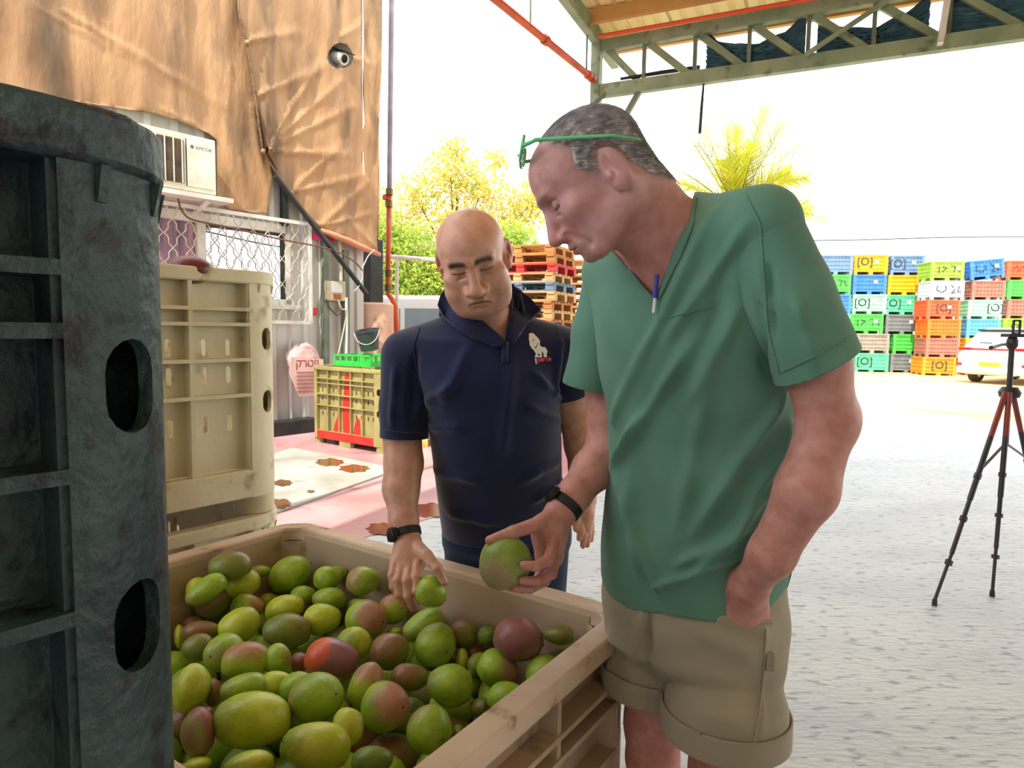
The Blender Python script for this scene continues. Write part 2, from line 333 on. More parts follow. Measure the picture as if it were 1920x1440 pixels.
# ---- tarpaulins (hung sheets with folds)
M_tarp = pm('tarp', srgb(184, 144, 102), srgb(146, 112, 78), scale=2.6, rough=.75, bump=.5, bscale=24, stretch=(1, 1, .3), lo=.3, hi=.7, c3=srgb(104, 84, 62), s3=3.2, t3=(.50, .72), detail=9)
M_hem = pm('tarp_hem', srgb(214, 142, 108), srgb(190, 128, 96), scale=3, rough=.7)
def tarp(name, label, poly, holes, off, folds, step=.034, slits=()):
    P2 = [tuple(ws(x, y, off)) for x, y in poly]; H2 = [[tuple(ws(x, y, off)) for x, y in h] for h in holes]
    a = np.array(P2); lo = a.min(0); hi = a.max(0)
    gx, gy = np.meshgrid(np.arange(lo[0], hi[0], step), np.arange(lo[1], hi[1], step)); g = np.stack([gx.ravel(), gy.ravel()], 1)+rng.uniform(-.006, .006, (gx.size, 2))
    keep = inpoly(g, P2)
    for h in H2: keep &= ~inpoly(g, h)
    v2, tr = sheet(P2, H2, g[keep]); F3 = [(ws(*f[0], off), ws(*f[1], off), f[2], f[3]) for f in folds]
    def fn(v, t_):
        s, z = v[:, 0], v[:, 1]
        o = .020*np.sin(s*5.1+.7*np.sin(z*1.3))+.012*np.sin(s*13+z*1.1)+.010*np.sin(s*3+z*7)+.006*np.sin(s*23-z*3.)
        for A_, B_, wd, h in F3:
            d = B_-A_; l = np.linalg.norm(d); d = d/l; r = v-A_; tt = np.clip(r@d, 0, l); dist = np.linalg.norm(r-tt[:, None]*d, axis=1)
            wl2 = wd*(.45+.75*tt/l); o = o+h*.8*np.exp(-(dist/wl2)**2)*(1-.65*tt/l)
        return Wb+s[:, None]*v_+z[:, None]*Z+(off+o+t_)[:, None]*u_
    mb = MB(); slab(mb, v2, tr, fn, .004)
    b = fn(np.array([[lo[0]*.5+hi[0]*.5, lo[1]]]), 0.)[0]
    r = thing(name, label, 'tarpaulin', tuple(b), group='tarpaulins hung on the building'); part(r, 'sheet', mb, M_tarp, True); return r, fn
fA = [((120, 20), (420, 200), .05, .03), ((60, 10), (330, 150), .04, .02), ((350, -20), (345, 200), .05, .025), ((200, 40), (215, 200), .04, .02), ((430, 120), (420, 330), .05, .03), ((300, 205), (400, 255), .05, .035), ((470, 200), (500, 390), .05, .04), ((450, 300), (460, 395), .05, .03)]
tA, _ = tarp('tarpaulin', 'dirty tan tarpaulin covering the wall above the air conditioner', [(-120, -80), (452, -80), (452, 30), (472, 80), (490, 200), (500, 285), (508, 335), (500, 402), (430, 392), (410, 376), (407, 262), (392, 250), (330, 225), (290, 214), (-120, 150)], [], .09, fA)
fB = [((462, 78), (560, 60), .05, .05), ((478, 180), (600, 130), .06, .05), ((494, 283), (600, 120), .04, .06), ((494, 283), (640, 150), .04, .05), ((494, 283), (660, 200), .04, .045), ((494, 283), (650, 290), .05, .05), ((492, 280), (500, 60), .04, .05), ((494, 283), (530, 80), .04, .045), ((545, 360), (680, 330), .05, .04), ((545, 360), (640, 270), .05, .04), ((597, 425), (700, 400), .04, .035), ((597, 425), (690, 340), .05, .04), ((705, 465), (640, 400), .05, .03), ((700, 300), (705, 20), .04, .03), ((690, 340), (700, 460), .04, .03), ((636, 70), (690, 40), .05, .035), ((660, 110), (700, 120), .04, .03)]
tB, fnB = tarp('tarpaulin', 'tan tarpaulin pulled back by a laced seam, hiding a security camera', [(448, -80), (447, 25), (462, 80), (479, 190), (492, 282), (520, 328), (545, 362), (575, 402), (600, 428), (650, 448), (710, 474), (713, 350), (711, 250), (715, 100), (714, -80)], [[(636+25*math.cos(k*.5236), 107+24*math.sin(k*.5236)+3*math.cos(k)) for k in range(12)], [(679.5, -60), (683, -60), (683, 105), (683, 232), (679.5, 245), (679.5, 100)], [(679, 284), (681.5, 284), (680.5, 326), (679.2, 326)]], .16, fB)
hem = [ws(x, y, .16) for x, y in ((600, 428), (625, 438), (650, 448), (680, 462), (710, 474))]
mb = MB(); c = [W3(h[0], h[1]-.03, .19) for h in hem]; mb.tube(c, [.03, .045, .05, .045, .03], 8); part(tB, 'hem', mb, M_hem, True)
mb = MB(); c = [W3(*ws(x, y, .2), .2) for x, y in ((447, -40), (448, 25), (463, 80), (480, 190), (493, 284), (521, 328), (546, 362), (576, 402), (600, 428))]; mb.tube(c, .016, 6); part(tB, 'rope', mb, pm('rope', srgb(90, 70, 48), srgb(130, 104, 70), scale=20), True)
for x_, y_ in ((463, 80), (493, 284), (546, 362)): mb = MB(); mb.sphere(W3(*ws(x_, y_, .2), .21), .032); part(tB, 'knot', mb, M_tarp, True)
# ---- security camera behind the hole
cc = W3(*ws(636, 108, .10), .10)
sc = thing('security_camera', 'small white bullet security camera peeking through a hole in the tarpaulin', 'camera', tuple(cc-Z*.1))
ax = np.array([v_, np.cross(u_, v_)*1., u_]); dirc = unit(u_*.9-Z*.35+v_*.1); xx = unit(np.cross(Z, dirc)); yy = np.cross(dirc, xx); fr3 = np.array([xx, yy, dirc])
mb = MB(); mb.lathe([(.075, -.10), (.085, 0), (.085, .10), (.07, .11)], cc, 20, fr3); part(sc, 'housing', mb, M_white, 30)
mb = MB(); mb.lathe([(.055, .108), (.05, .116)], cc, 16, fr3); part(sc, 'lens', mb, pm('lens_black', (.004, .004, .006), rough=.08), 30)
mb = MB(); mb.box(cc+yy*.095+dirc*.03, (.2, .012, .3), fr3); part(sc, 'hood', mb, M_dark)
mb = MB(); mb.bar(cc-dirc*.08, W3(*ws(636, 100, 0), -.02), .05, .05); part(sc, 'bracket', mb, M_white)
# ---- diagonal strut, boxes, cables
mb = MB(); mb.tube([W3(*ws(516, 330, .28), .28), W3(*ws(688, 552, .28), .28)], .035, 10); solo('strut', mb, M_dark, 'black diagonal steel strut bracing the wall below the tarpaulin', 'strut', smooth=40)
bo = .14; bs = ws(631, 545, bo); mb = MB()
eb = thing('junction_box', 'beige electrical junction box with clear lid on the wall', 'electrical box', tuple(W3(bs[0], bs[1]-.14)))
wbar(mb, bs[0]-.16, bs[0]+.16, bs[1]-.14, bs[1]+.13, .045, bo); part(eb, 'box', mb, pm('box_beige', srgb(206, 200, 170), srgb(180, 170, 140), scale=5), bevel=.012)
mb = MB(); wbar(mb, bs[0]-.08, bs[0]+.10, bs[1]-.03, bs[1]+.10, bo, bo+.012); part(eb, 'lid', mb, pm('lid_clear', srgb(190, 190, 186), rough=.15), bevel=.005)
mb = MB(); wbar(mb, bs[0]-.05, bs[0]+.07, bs[1]-.12, bs[1]-.05, bo, bo+.008); part(eb, 'rusty_knockout', mb, pm('rust', srgb(120, 60, 30), srgb(150, 84, 44), scale=14))
cab = [('cable', 'brown cable sagging from the air conditioner across the grille', [(334, 372), (338, 392), (352, 410), (380, 417), (440, 428), (520, 448), (600, 462), (640, 474), (668, 492), (680, 508)], .30, .011, srgb(110, 74, 52)),
       ('conduit', 'white plastic conduit dropping from the junction box', [(649, 558), (650, 600), (649, 665)], .13, .022, srgb(220, 220, 212)),
       ('cable', 'cream cable looping below the junction box', [(634, 562), (640, 580), (652, 582), (646, 610), (640, 640), (634, 664)], .14, .010, srgb(206, 198, 160)),
       ('cable', 'thin dark cable hanging slack left of the junction box', [(611, 560), (618, 578), (632, 592), (648, 580)], .12, .009, srgb(70, 60, 54)),
       ('conduit', 'pale pipe rising from the junction box up under the tarpaulin', [(640, 528), (638, 480), (636, 452)], .10, .025, srgb(200, 190, 166)),
       ('cable', 'pale cable curling at the foot of the diagonal strut', [(664, 546), (674, 536), (680, 520), (678, 505), (690, 480), (702, 468)], .3, .008, srgb(190, 190, 180))]
for nm, lab, pts, o_, r, c in cab:
    pp = np.array([W3(*ws(x, y, o_), o_) for x, y in pts]); t0 = np.linspace(0, 1, len(pp)); t1 = np.linspace(0, 1, 40); pp = np.stack([np.interp(t1, t0, pp[:, k]) for k in range(3)], 1)
    for _ in range(3): pp[1:-1] = (pp[:-2]+2*pp[1:-1]+pp[2:])/4
    mb = MB(); mb.tube(pp, r, 6); solo(nm, mb, pm('cab%d' % len(MATS), c), lab, 'cable', smooth=True)
mb = MB(); wbar(mb, ws(596, 605, .1)[0]-.03, ws(596, 605, .1)[0]+.03, ws(594, 592)[1], ws(594, 577)[1], .04, .05); solo('sticker', mb, pm('red_sticker', srgb(200, 40, 50)), 'small red sticker on the wall beside the grille', 'sticker')
mb = MB(); wbar(mb, ws(590, 445, .1)[0], ws(628, 445, .1)[0], ws(600, 452)[1], ws(600, 439)[1], .05, .07); solo('sign', mb, pm('magenta', srgb(220, 40, 120)), 'bright pink plastic strip under the tarpaulin edge', 'strip')
# ---- black post on a concrete drum, at the corner
dc = gz(697, 786); dc[2] = 0; DY = dc[1]
mb = MB(); zt_ = at(697, 568, DY)[2]; R_ = 41/F*DY
mb.lathe([(R_, 0), (R_, zt_*.33), (R_*1.01, zt_*.34), (R_, zt_*.66), (R_, zt_-.03), (R_-.03, zt_)], dc, 32); solo('concrete_drum', mb, pm('drum', srgb(206, 176, 150), srgb(190, 150, 130), scale=2.5, rough=.85, bump=.2, bscale=14, c3=srgb(150, 130, 110), s3=5.), 'round stained concrete footing under the black post', 'footing', smooth=40)
mb = MB(); zp = at(697, 462, DY)[2]+.1; mb.box(dc+Z*(zt_+(zp-zt_)/2), (.26, .26, zp-zt_), (v_, u_, Z)); solo('post', mb, M_dark, 'black square steel post standing on the concrete footing', 'post', bevel=.01)
# ---- standpipe
pY = dc[1]+.35
M_pipeg = pm('pipe_grey', srgb(150, 140, 152), srgb(120, 110, 120), scale=4, rough=.5); M_pipeo = pm('pipe_orange', srgb(214, 92, 40), srgb(180, 66, 34), scale=4, rough=.5)
sp = thing('standpipe', 'vertical fire water pipe, grey above and orange below, with valve', 'pipe', tuple(gz(742, 800)*V(1, 1, 0)))
mb = MB(); mb.tube([at(735, -60, pY), at(730, 360, pY)], .042, 12); part(sp, 'upper_pipe', mb, M_pipeg, 40)
mb = MB(); mb.tube([at(730, 360, pY), at(728, 470, pY), at(727, 535, pY), at(728, 552, pY), at(736, 562, pY), at(741, 575, pY), at(744, 640, pY), at(746, 805, pY)], .042, 12); part(sp, 'lower_pipe', mb, M_pipeo, True)
for x, y in ((730, 360), (729, 382), (728, 512), (727, 540)): mb = MB(); mb.lathe([(.06, -.05), (.06, .05)], at(x, y, pY), 14); part(sp, 'coupling', mb, pm('brass', srgb(120, 96, 54), metal=.6, rough=.4), 40)
mb = MB(); c = at(722, 370, pY); mb.lathe([(.05, -.015), (.05, .015)], c, 12, (u_, Z, v_)); mb.bar(c, at(730, 370, pY), .02, .02); part(sp, 'valve', mb, M_pipeo, 40)
# ---- rail by the yard
rl = thing('rail', 'white pipe railing in front of the bushes', 'railing', tuple(gz(745, 770)*V(1, 1, 0)))
mb = MB(); mb.tube([at(715, 480, 11), at(870, 491, 11)], .035, 8); part(rl, 'top_rail', mb, M_white, 40)
for x in (744, 900): mb = MB(); mb.tube([at(x, 484, 11), at(x, 484, 11)*V(1, 1, 0)], .03, 8); part(rl, 'post', mb, M_white, 40)

# ================================================================ canopy roof
T0 = at(1125, 172, 10.); zB = T0[2]; T1 = onplane(1920, 60, V(0, 0, zB), Z); ru = unit((T1-T0)*V(1, 1, 0)); rv = np.array([-ru[1], ru[0], 0]); zT = at(1130, 88, 10.)[2]
P0 = T0*V(1, 1, 0)
def TP(s, z, o=0.): return P0+ru*s+Z*z+rv*o
def ts(x):      # distance along the truss seen at pixel column x (near its bottom chord)
    d = ray(x, 110); n = np.cross(d, Z); return float(np.dot(CP-P0, n)/np.dot(ru, n))
M_tr = pm('truss_green', srgb(120, 140, 112), srgb(150, 164, 130), scale=2.5, rough=.6, bump=.05, c3=srgb(96, 104, 84), s3=6.)
M_deck = pm('roof_deck', srgb(250, 228, 160), srgb(240, 212, 140), scale=1.2, rough=.6)
M_purl = pm('purlin', srgb(196, 150, 86), srgb(176, 130, 72), scale=2, rough=.6)
tr = thing('roof_truss', 'green steel lattice truss along the open canopy edge', 'truss', tuple(P0+Z*zB))
TL = 22.
mb = MB(); mb.bar(TP(0, zB), TP(TL, zB), .12, .18); part(tr, 'bottom_chord', mb, M_tr, bevel=.008)
mb = MB(); mb.bar(TP(-.05, zT), TP(TL, zT+.2), .12, .16); part(tr, 'top_chord', mb, M_tr, bevel=.008)
xs = [ts(x) for x in (1208, 1303, 1404, 1514, 1636, 1775)]; dx = xs[-1]-xs[-2]; xs += [xs[-1]+dx*(k+1) for k in range(7)]
for s in xs: mb = MB(); mb.bar(TP(s, zB), TP(s, zT+.03+.009*s), .05, .05, ru); part(tr, 'vertical', mb, M_grn)
for a, b in zip([0.05]+xs[:-1], xs): mb = MB(); mb.bar(TP(a+.05, zT-.05, .03), TP(b-.05, zB+.05, .03), .06, .09); part(tr, 'diagonal', mb, M_tr)
mb = MB(); mb.bar(TP(ts(1758), zB-.05, -.10), TP(ts(1758)+.12, zT+.6, -.10), .06, .18, rv); part(tr, 'strap', mb, M_white)
mb = MB(); mb.bar(TP(ts(1510), zB+.05, -.12), TP(ts(1775), zT+.3, -.12), .05, .05); part(tr, 'tie_rod', mb, M_tr)
mb = MB(); mb.bar(TP(ts(1206), zB, 0), TP(0.05, zB-.95, 0), .07, .07); part(tr, 'knee_brace', mb, M_grn)
mb = MB(); mb.bar(TP(.1, zB-.02, 0), TP(-.02, zB-.25, -.25), .06, .06); part(tr, 'knee_brace', mb, M_grn)
pc = TP(-.06, 0); mb = MB(); mb.bar(pc, pc+Z*(zT+.05), .17, .13, ru); solo('roof_post', mb, M_tr, 'green steel corner post carrying the canopy truss', 'post', pc, bevel=.01)
LB = 20.
mb = MB(); mb.bar(TP(-.05, zT+.12, .9), TP(-.05, zT+.3, -LB), .12, .22); solo('edge_beam', mb, M_tr, 'green steel beam along the left edge of the canopy', 'beam', bevel=.01)
rf = thing('ceiling', None, None, tuple(TP(8, zT+.3)), kind='structure')
def rz_(o): return zT+.30+.012*max(-o, 0)
k = 0
for i in range(22):       # corrugated roof sheets seen from below
    s0, s1 = -.15+i*1.02, -.15+(i+1)*1.02+.05; mb = MB(); pr = []
    for j in range(5): a = s0+(s1-s0)*j/5; pr += [(a, 0), (a+.03, .03), (a+.07, .03), (a+.10, 0)]
    pr.append((s1, 0)); n = len(pr); OO = (.85, -LB)
    mb.add([TP(s, rz_(o)+h+.0, o) for o in OO for s, h in pr]+[TP(s, rz_(o)+h+.02, o) for o in OO for s, h in pr], [(q_, q_+1, n+q_+1, n+q_) for q_ in range(n-1)]+[(2*n+q_, 3*n+q_, 3*n+q_+1, 2*n+q_+1) for q_ in range(n-1)])
    part(rf, 'roof_sheet', mb, M_deck)
o_ = .55
while o_ > -LB:
    mb = MB(); mb.bar(TP(-.1, rz_(o_)-.10, o_), TP(TL, rz_(o_)-.10, o_), .07, .19); part(rf, 'purlin', mb, M_purl); o_ -= 1.05
mb = MB(); mb.bar(TP(-.1, rz_(0)-.03, .85), TP(TL, rz_(0)-.03, .85), .03, .12); part(rf, 'gutter', mb, M_deck)
# pipes
Pa, Pb = at(1112, 148, 9.9), at(930, 0, 7.5); mb = MB(); dp = unit(Pb-Pa)
op = thing('sprinkler_pipe', 'thick orange fire pipe running out from the canopy corner', 'pipe', tuple(Pa))
mb.tube([Pa, Pa+dp*12], .045, 10); part(op, 'pipe', mb, M_pipeo, 40)
for k in (0, .12, 1.5, 2.9): mb = MB(); mb.tube([Pa+dp*k, Pa+dp*(k+.09)], .062, 10); part(op, 'coupling', mb, M_pipeo, 40)
for k in (.25, 1.95): mb = MB(); mb.tube([Pa+dp*k, Pa+dp*k+Z*1.0], .014, 6); part(op, 'hanger', mb, M_grn, 40)
mb = MB(); mb.tube([TP(.05, zT+.02, -.3), TP(TL, zT+.02, -.3)], .028, 8); solo('red_pipe', mb, pm('pipe_red', srgb(226, 84, 40)), 'thin red orange pipe under the canopy roof sheets', 'pipe', smooth=40)
mb = MB(); mb.tube([at(1320, 150, 9.4), at(1316, 195, 9.4), at(1312, 250, 9.4)], [.012, .02, .022], 8); solo('hanging_rod', mb, M_dark, 'thin dark rod hanging down from the canopy truss', 'rod', smooth=40)
mb = MB(); mb.tube([at(1163, 148, 9.8), at(1240, 136, 9.7), at(1312, 126, 9.6)], [.02, .03, .03], 8); solo('cloth_roll', mb, M_dark, 'dark thin roll lying inside the canopy truss', 'roll', smooth=40)
# gathered shade curtain lying in the truss
M_curt = pm('shade_cloth', srgb(84, 124, 132), srgb(58, 92, 108), scale=6, rough=.8, bump=.1)
def curtain(x0, x1, lab, top):
    s0, s1 = ts(x0), ts(x1); n = 60; K = 26; mb = MB(); vs = []
    for i in range(n+1):
        f_ = i/n; s = s0+(s1-s0)*f_; tp = np.interp(f_, [0, .12, .3, .55, .8, 1], top)*.5
        for k in range(K+1):
            q_ = k/K; z = zB+.10+q_*tp; o = .05*math.cos(k*math.pi)*(1 if k % 2 else -1)*1.0+.10+.03*math.sin(f_*9+k); z += .012*math.sin(f_*17+k*1.3)
            vs.append(TP(s, z, .10+(.06 if k % 2 else -.05)+.02*math.sin(f_*7+k*.8)))
    mb.add(vs, [(i*(K+1)+k, (i+1)*(K+1)+k, (i+1)*(K+1)+k+1, i*(K+1)+k+1) for i in range(n) for k in range(K)])
    o = solo('shade_curtain', mb, M_curt, lab, 'curtain', smooth=True, group='gathered shade curtains in the canopy truss'); md = o.modifiers.new('t', 'SOLIDIFY'); md.thickness = .006
curtain(1322, 1508, 'gathered dark green shade curtain sagging in the truss, left of the bright gap', [1.05, .75, .55, .5, .7, 1.15])
curtain(1530, 1740, 'gathered dark green shade curtain in the truss, middle length', [1.0, .7, .5, .45, .7, 1.1])
curtain(1770, 2150, 'gathered dark green shade curtain in the truss at the right frame edge', [1.2, 1.0, .9, .8, .8, .9])

# unseen wall added behind the viewer to cut frontal sky light
M_back = pm('light_block', srgb(206, 202, 196), srgb(190, 186, 178), scale=1.2, rough=.8)
mb = MB(); mb.mm((-5.2, -4.3, 0), (16, -4.1, 5.6)); struct('wall_light_block', mb, M_back)
# ================================================================ big plastic bins
def make_bin(name, label, loc, rz, L, W, H, m, mrim=None, group=None, c=.15, slots=True, mbase=None):
    """harvest bin; local x along L, y along W; rounded corner posts with two oval hand holes"""
    r = thing(name, label, 'bin', loc, rz, group); mrim = mrim or m; mbase = mbase or m
    foot = .07; base = .17; zt_ = H-.02; ins = .045; hx, hy = L/2, W/2
    R3 = np.eye(3)
    ribz = [zt_-(H-.02)*k for k in (.135, .196, .34, .485)]
    sides = [((1, 0), (0, 1), hx, hy), ((-1, 0), (0, -1), hx, hy), ((0, 1), (-1, 0), hy, hx), ((0, -1), (1, 0), hy, hx)]
    for nrm, tan, hn, ht in sides:
        n3 = np.array([*nrm, 0.]); t3 = np.array([*tan, 0.]); half = ht-c
        # panel with slots
        ncell = max(3, int(round(2*half/.22))); cw = 2*half/ncell; holes = []
        if slots:
            for i in range(ncell):
                for fx in (.3, .72):
                    x = -half+cw*(i+fx)
                    for fz in (.29, .40, .60, .79):
                        zz = zt_-(H-.02)*fz
                        if zz > base+.05: holes.append(slot(x, zz, .018, .058))
        v2, tr_ = sheet([(-half, base), (half, base), (half, zt_), (-half, zt_)], holes)
        mb = MB(); slab(mb, v2, tr_, lambda v, t_: n3*(hn-ins+t_-.006)+v[:, :1]*t3+v[:, 1:2]*Z, .006); part(r, 'panel', mb, m, world=False)
        for z in ribz: mb = MB(); mb.box(n3*(hn-ins/2)+Z*z, (ins, 2*half, .012), (n3, t3, Z)); part(r, 'rib', mb, m, world=False)
        for i in range(ncell+1):
            if 0 < i < ncell:
                x = -half+cw*i; mb = MB(); mb.box(n3*(hn-ins/2-.002)+t3*x+Z*((base+zt_)/2), (ins-.004, .014, zt_-base), (n3, t3, Z)); part(r, 'rib', mb, m, world=False)
        mb = MB(); mb.box(n3*(hn-ins/2)+Z*(foot+(base-foot)/2), (ins, 2*half+.02, base-foot), (n3, t3, Z)); part(r, 'base_rail', mb, mbase, world=False, bevel=.006)
        mb = MB(); mb.box(n3*(hn-ins*.8)+Z*foot/2, (ins*1.4, .20, foot), (n3, t3, Z)); part(r, 'foot', mb, m, world=False)
    # rounded corner posts
    for sx, sy in ((1, 1), (-1, 1), (-1, -1), (1, -1)):
        cx, cy = sx*(hx-c), sy*(hy-c); a0_ = math.atan2(sy, sx)-math.pi/4; Ls = c*math.pi/2
        hl = [slot(Ls*.33, zt_-(H-.02)*f_, .055, .080, 8) for f_ in (.255, .52)]
        ex = [(Ls*i/10, z) for i in range(1, 10) for z in np.linspace(foot, zt_, 14)]
        hh = [p for p in ex if not any(inpoly([p], h)[0] for h in hl)]
        v2, tr_ = sheet([(Ls*i/10, foot) for i in range(11)]+[(Ls*(10-i)/10, zt_) for i in range(11)], hl, hh)
        def fn(v, t_, cx=cx, cy=cy, a0_=a0_):
            a = a0_+v[:, 0]/c; rr = c-.012+t_; return np.stack([cx+rr*np.cos(a), cy+rr*np.sin(a), v[:, 1]], 1)
        mb = MB(); slab(mb, v2, tr_, fn, .012); part(r, 'corner_post', mb, m, 30, world=False)
        for k in (0, 1):
            a = a0_+k*math.pi/2; d_ = np.array([math.cos(a), math.sin(a), 0]); mb = MB(); mb.box(np.array([cx, cy, 0])+d_*(c-ins/2-.003)+Z*(base+zt_)/2, (ins-.004, .012, zt_-base), (d_, np.cross(Z, d_), Z)); part(r, 'post_edge', mb, m, world=False)
        mb = MB(); d_ = np.array([sx, sy, 0])/math.sqrt(2); cc_ = np.array([cx, cy, 0])+d_*(c-.07); mb.lathe([(.07, 0), (.07, foot)], cc_, 12); part(r, 'foot', mb, m, 40, world=False)
        A_ = np.array([sx*(hx-c*1.02), sy*(hy-ins-.004), 0]); B_ = np.array([sx*(hx-ins-.004), sy*(hy-c*1.02), 0]); mb = MB(); d_ = unit(B_-A_); mb.box((A_+B_)/2+Z*(base+H-.04)/2, (np.linalg.norm(B_-A_)+.012, .008, H-.04-base), (d_, np.cross(Z, d_), Z)); part(r, 'corner_liner', mb, m, world=False)
    # rim: one ring with rounded corners
    def ring(e, cr):
        pts = []
        for sx, sy, a in ((1, 1, 0), (-1, 1, 90), (-1, -1, 180), (1, -1, 270)):
            for k in range(7): an = math.radians(a+15*k); pts.append((sx*(hx-c)+math.cos(an)*(c+e), sy*(hy-c)+math.sin(an)*(c+e)))
        return pts
    o_, i_ = ring(.006, c), ring(-ins-.004, c); n = len(o_); vs = []
    for z in (H-.045, H): vs += [(x, y, z) for x, y in o_]; vs += [(x, y, z) for x, y in i_]
    fs = []
    for k in range(n):
        k2 = (k+1) % n; fs += [(k, k2, 2*n+k2, 2*n+k), (n+k, 3*n+k, 3*n+k2, n+k2), (2*n+k, 2*n+k2, 3*n+k2, 3*n+k), (k, n+k, n+k2, k2)]
    mb = MB(); mb.add(vs, fs); part(r, 'rim', mb, mrim, 30, world=False, bevel=.006)
    for sx, sy in ((1, 1), (-1, 1), (-1, -1), (1, -1)):     # stacking cups on the rim corners
        d_ = np.array([sx, sy, 0])/math.sqrt(2); cc_ = np.array([sx*(hx-c), sy*(hy-c), H])+d_*(c-.028)
        mb = MB(); t_ = np.cross(Z, d_); po = [(-.055, .012), (-.045, -.026), (.045, -.026), (.055, .012), (.03, .026), (-.03, .026)]
        v2, tr_ = sheet(po[::-1] if False else po, [ngon(0, 0, .018, .016, 12)]); slab(mb, v2, tr_, lambda v, q_: cc_+v[:, :1]*t_+v[:, 1:2]*d_+(Z*(q_-.009)), .010); part(r, 'stacking_cup', mb, mrim, world=False)
        for k in (-.5, .1, .6):
            an = math.atan2(sy, sx)+k; dd = np.array([math.cos(an), math.sin(an), 0]); tt = np.cross(Z, dd); b_ = np.array([sx*(hx-c), sy*(hy-c), 0])+dd*c
            mb = MB(); mb.prism([(0, 0), (.008, 0), (.002, -.028), (0, -.028)], b_+Z*(H-.045)-tt*.004, dd, Z, tt, .008); part(r, 'gusset', mb, m, world=False)
    mb = MB(); mb.mm((-hx+ins, -hy+ins, base-.03), (hx-ins, hy-ins, base-.01)); part(r, 'bottom', mb, m, world=False)
    return r
M_cream = pm('bin_cream', srgb(226, 216, 184), srgb(206, 192, 152), scale=3., rough=.6, bump=.12, bscale=30, c3=srgb(150, 128, 92), s3=9., t3=(.60, .72))
M_tan = pm('bin_tan', srgb(196, 172, 146), srgb(170, 146, 122), scale=3., rough=.6, bump=.12, bscale=30, c3=srgb(96, 78, 66), s3=7., t3=(.60, .74))
M_tanrim = pm('bin_tan_rim', srgb(222, 200, 176), srgb(200, 172, 146), scale=5., rough=.6, bump=.15, bscale=40, c3=srgb(120, 100, 88), s3=10., t3=(.6, .7))
M_teal = pm('bin_dark', srgb(32, 50, 58), srgb(60, 84, 84), scale=5., rough=.5, bump=.45, bscale=45, c3=srgb(18, 26, 36), s3=26., t3=(.55, .66))
M_olive = pm('bin_olive', srgb(156, 146, 92), srgb(134, 126, 80), scale=4., rough=.6)
BH = .80
P1, P2 = gz(590, 986, BH-.0), gz(1121, 1130, BH)
bu = unit((P2-P1)*V(1, 1, 0)); bvv = np.array([-bu[1], bu[0], 0]); c_ = .10
BL = float(np.linalg.norm(P2-P1))+2*c_; BW = .95
bc = (P1+P2)/2*V(1, 1, 0)-bvv*(BW/2-.01)
BANG = math.atan2(bu[1], bu[0])
def BP(x, y, z): return bc+bu*x+bvv*y+Z*z     # mango bin local -> world
mbin = make_bin('mango_bin', 'tan plastic harvest bin filled with mangoes in the foreground', tuple(bc), BANG, BL, BW, BH, M_tan, M_tanrim, c=c_, slots=False)
# inner liner of the mango bin is seen from inside: smooth inner faces
for nrm, tan, hn, ht in (((1, 0), (0, 1), BL/2, BW/2), ((-1, 0), (0, -1), BL/2, BW/2), ((0, 1), (-1, 0), BW/2, BL/2), ((0, -1), (1, 0), BW/2, BL/2)):
    pass
# cream bins
Wn = gz(505, 975, .80)          # far-right lower corner of the upper cream bin
def stack2(px, py, zt_, m, names, labs, L, W, H, H2, c=.15):
    """two bins stacked, the far u/v corner of the upper one seen at pixel px,py at height zt_"""
    q = gz(px, py, zt_)*V(1, 1, 0); cc_ = q-u_*(L/2-.0)-v_*(W/2-.0)
    for k in (0, 1): make_bin(names, labs[k], (cc_[0], cc_[1], k*H), ANG, L, W, (H, H2)[k]-.002, m, c=c)
    return cc_
cw_ = stack2(540, 512, 1.637, M_cream, 'plastic_bin', ('cream plastic harvest bin under the upper cream bin, mostly hidden', 'cream slotted plastic harvest bin stacked behind the mango bin'), 1.10, 1.10, .777, .86)
cd_ = stack2(376, 240, 1.62, M_teal, 'plastic_bin', ('dark teal plastic harvest bin at the bottom of the foreground stack', 'scuffed dark teal plastic harvest bin close up at the left edge'), 1.10, 1.10, .81, .81, .11)

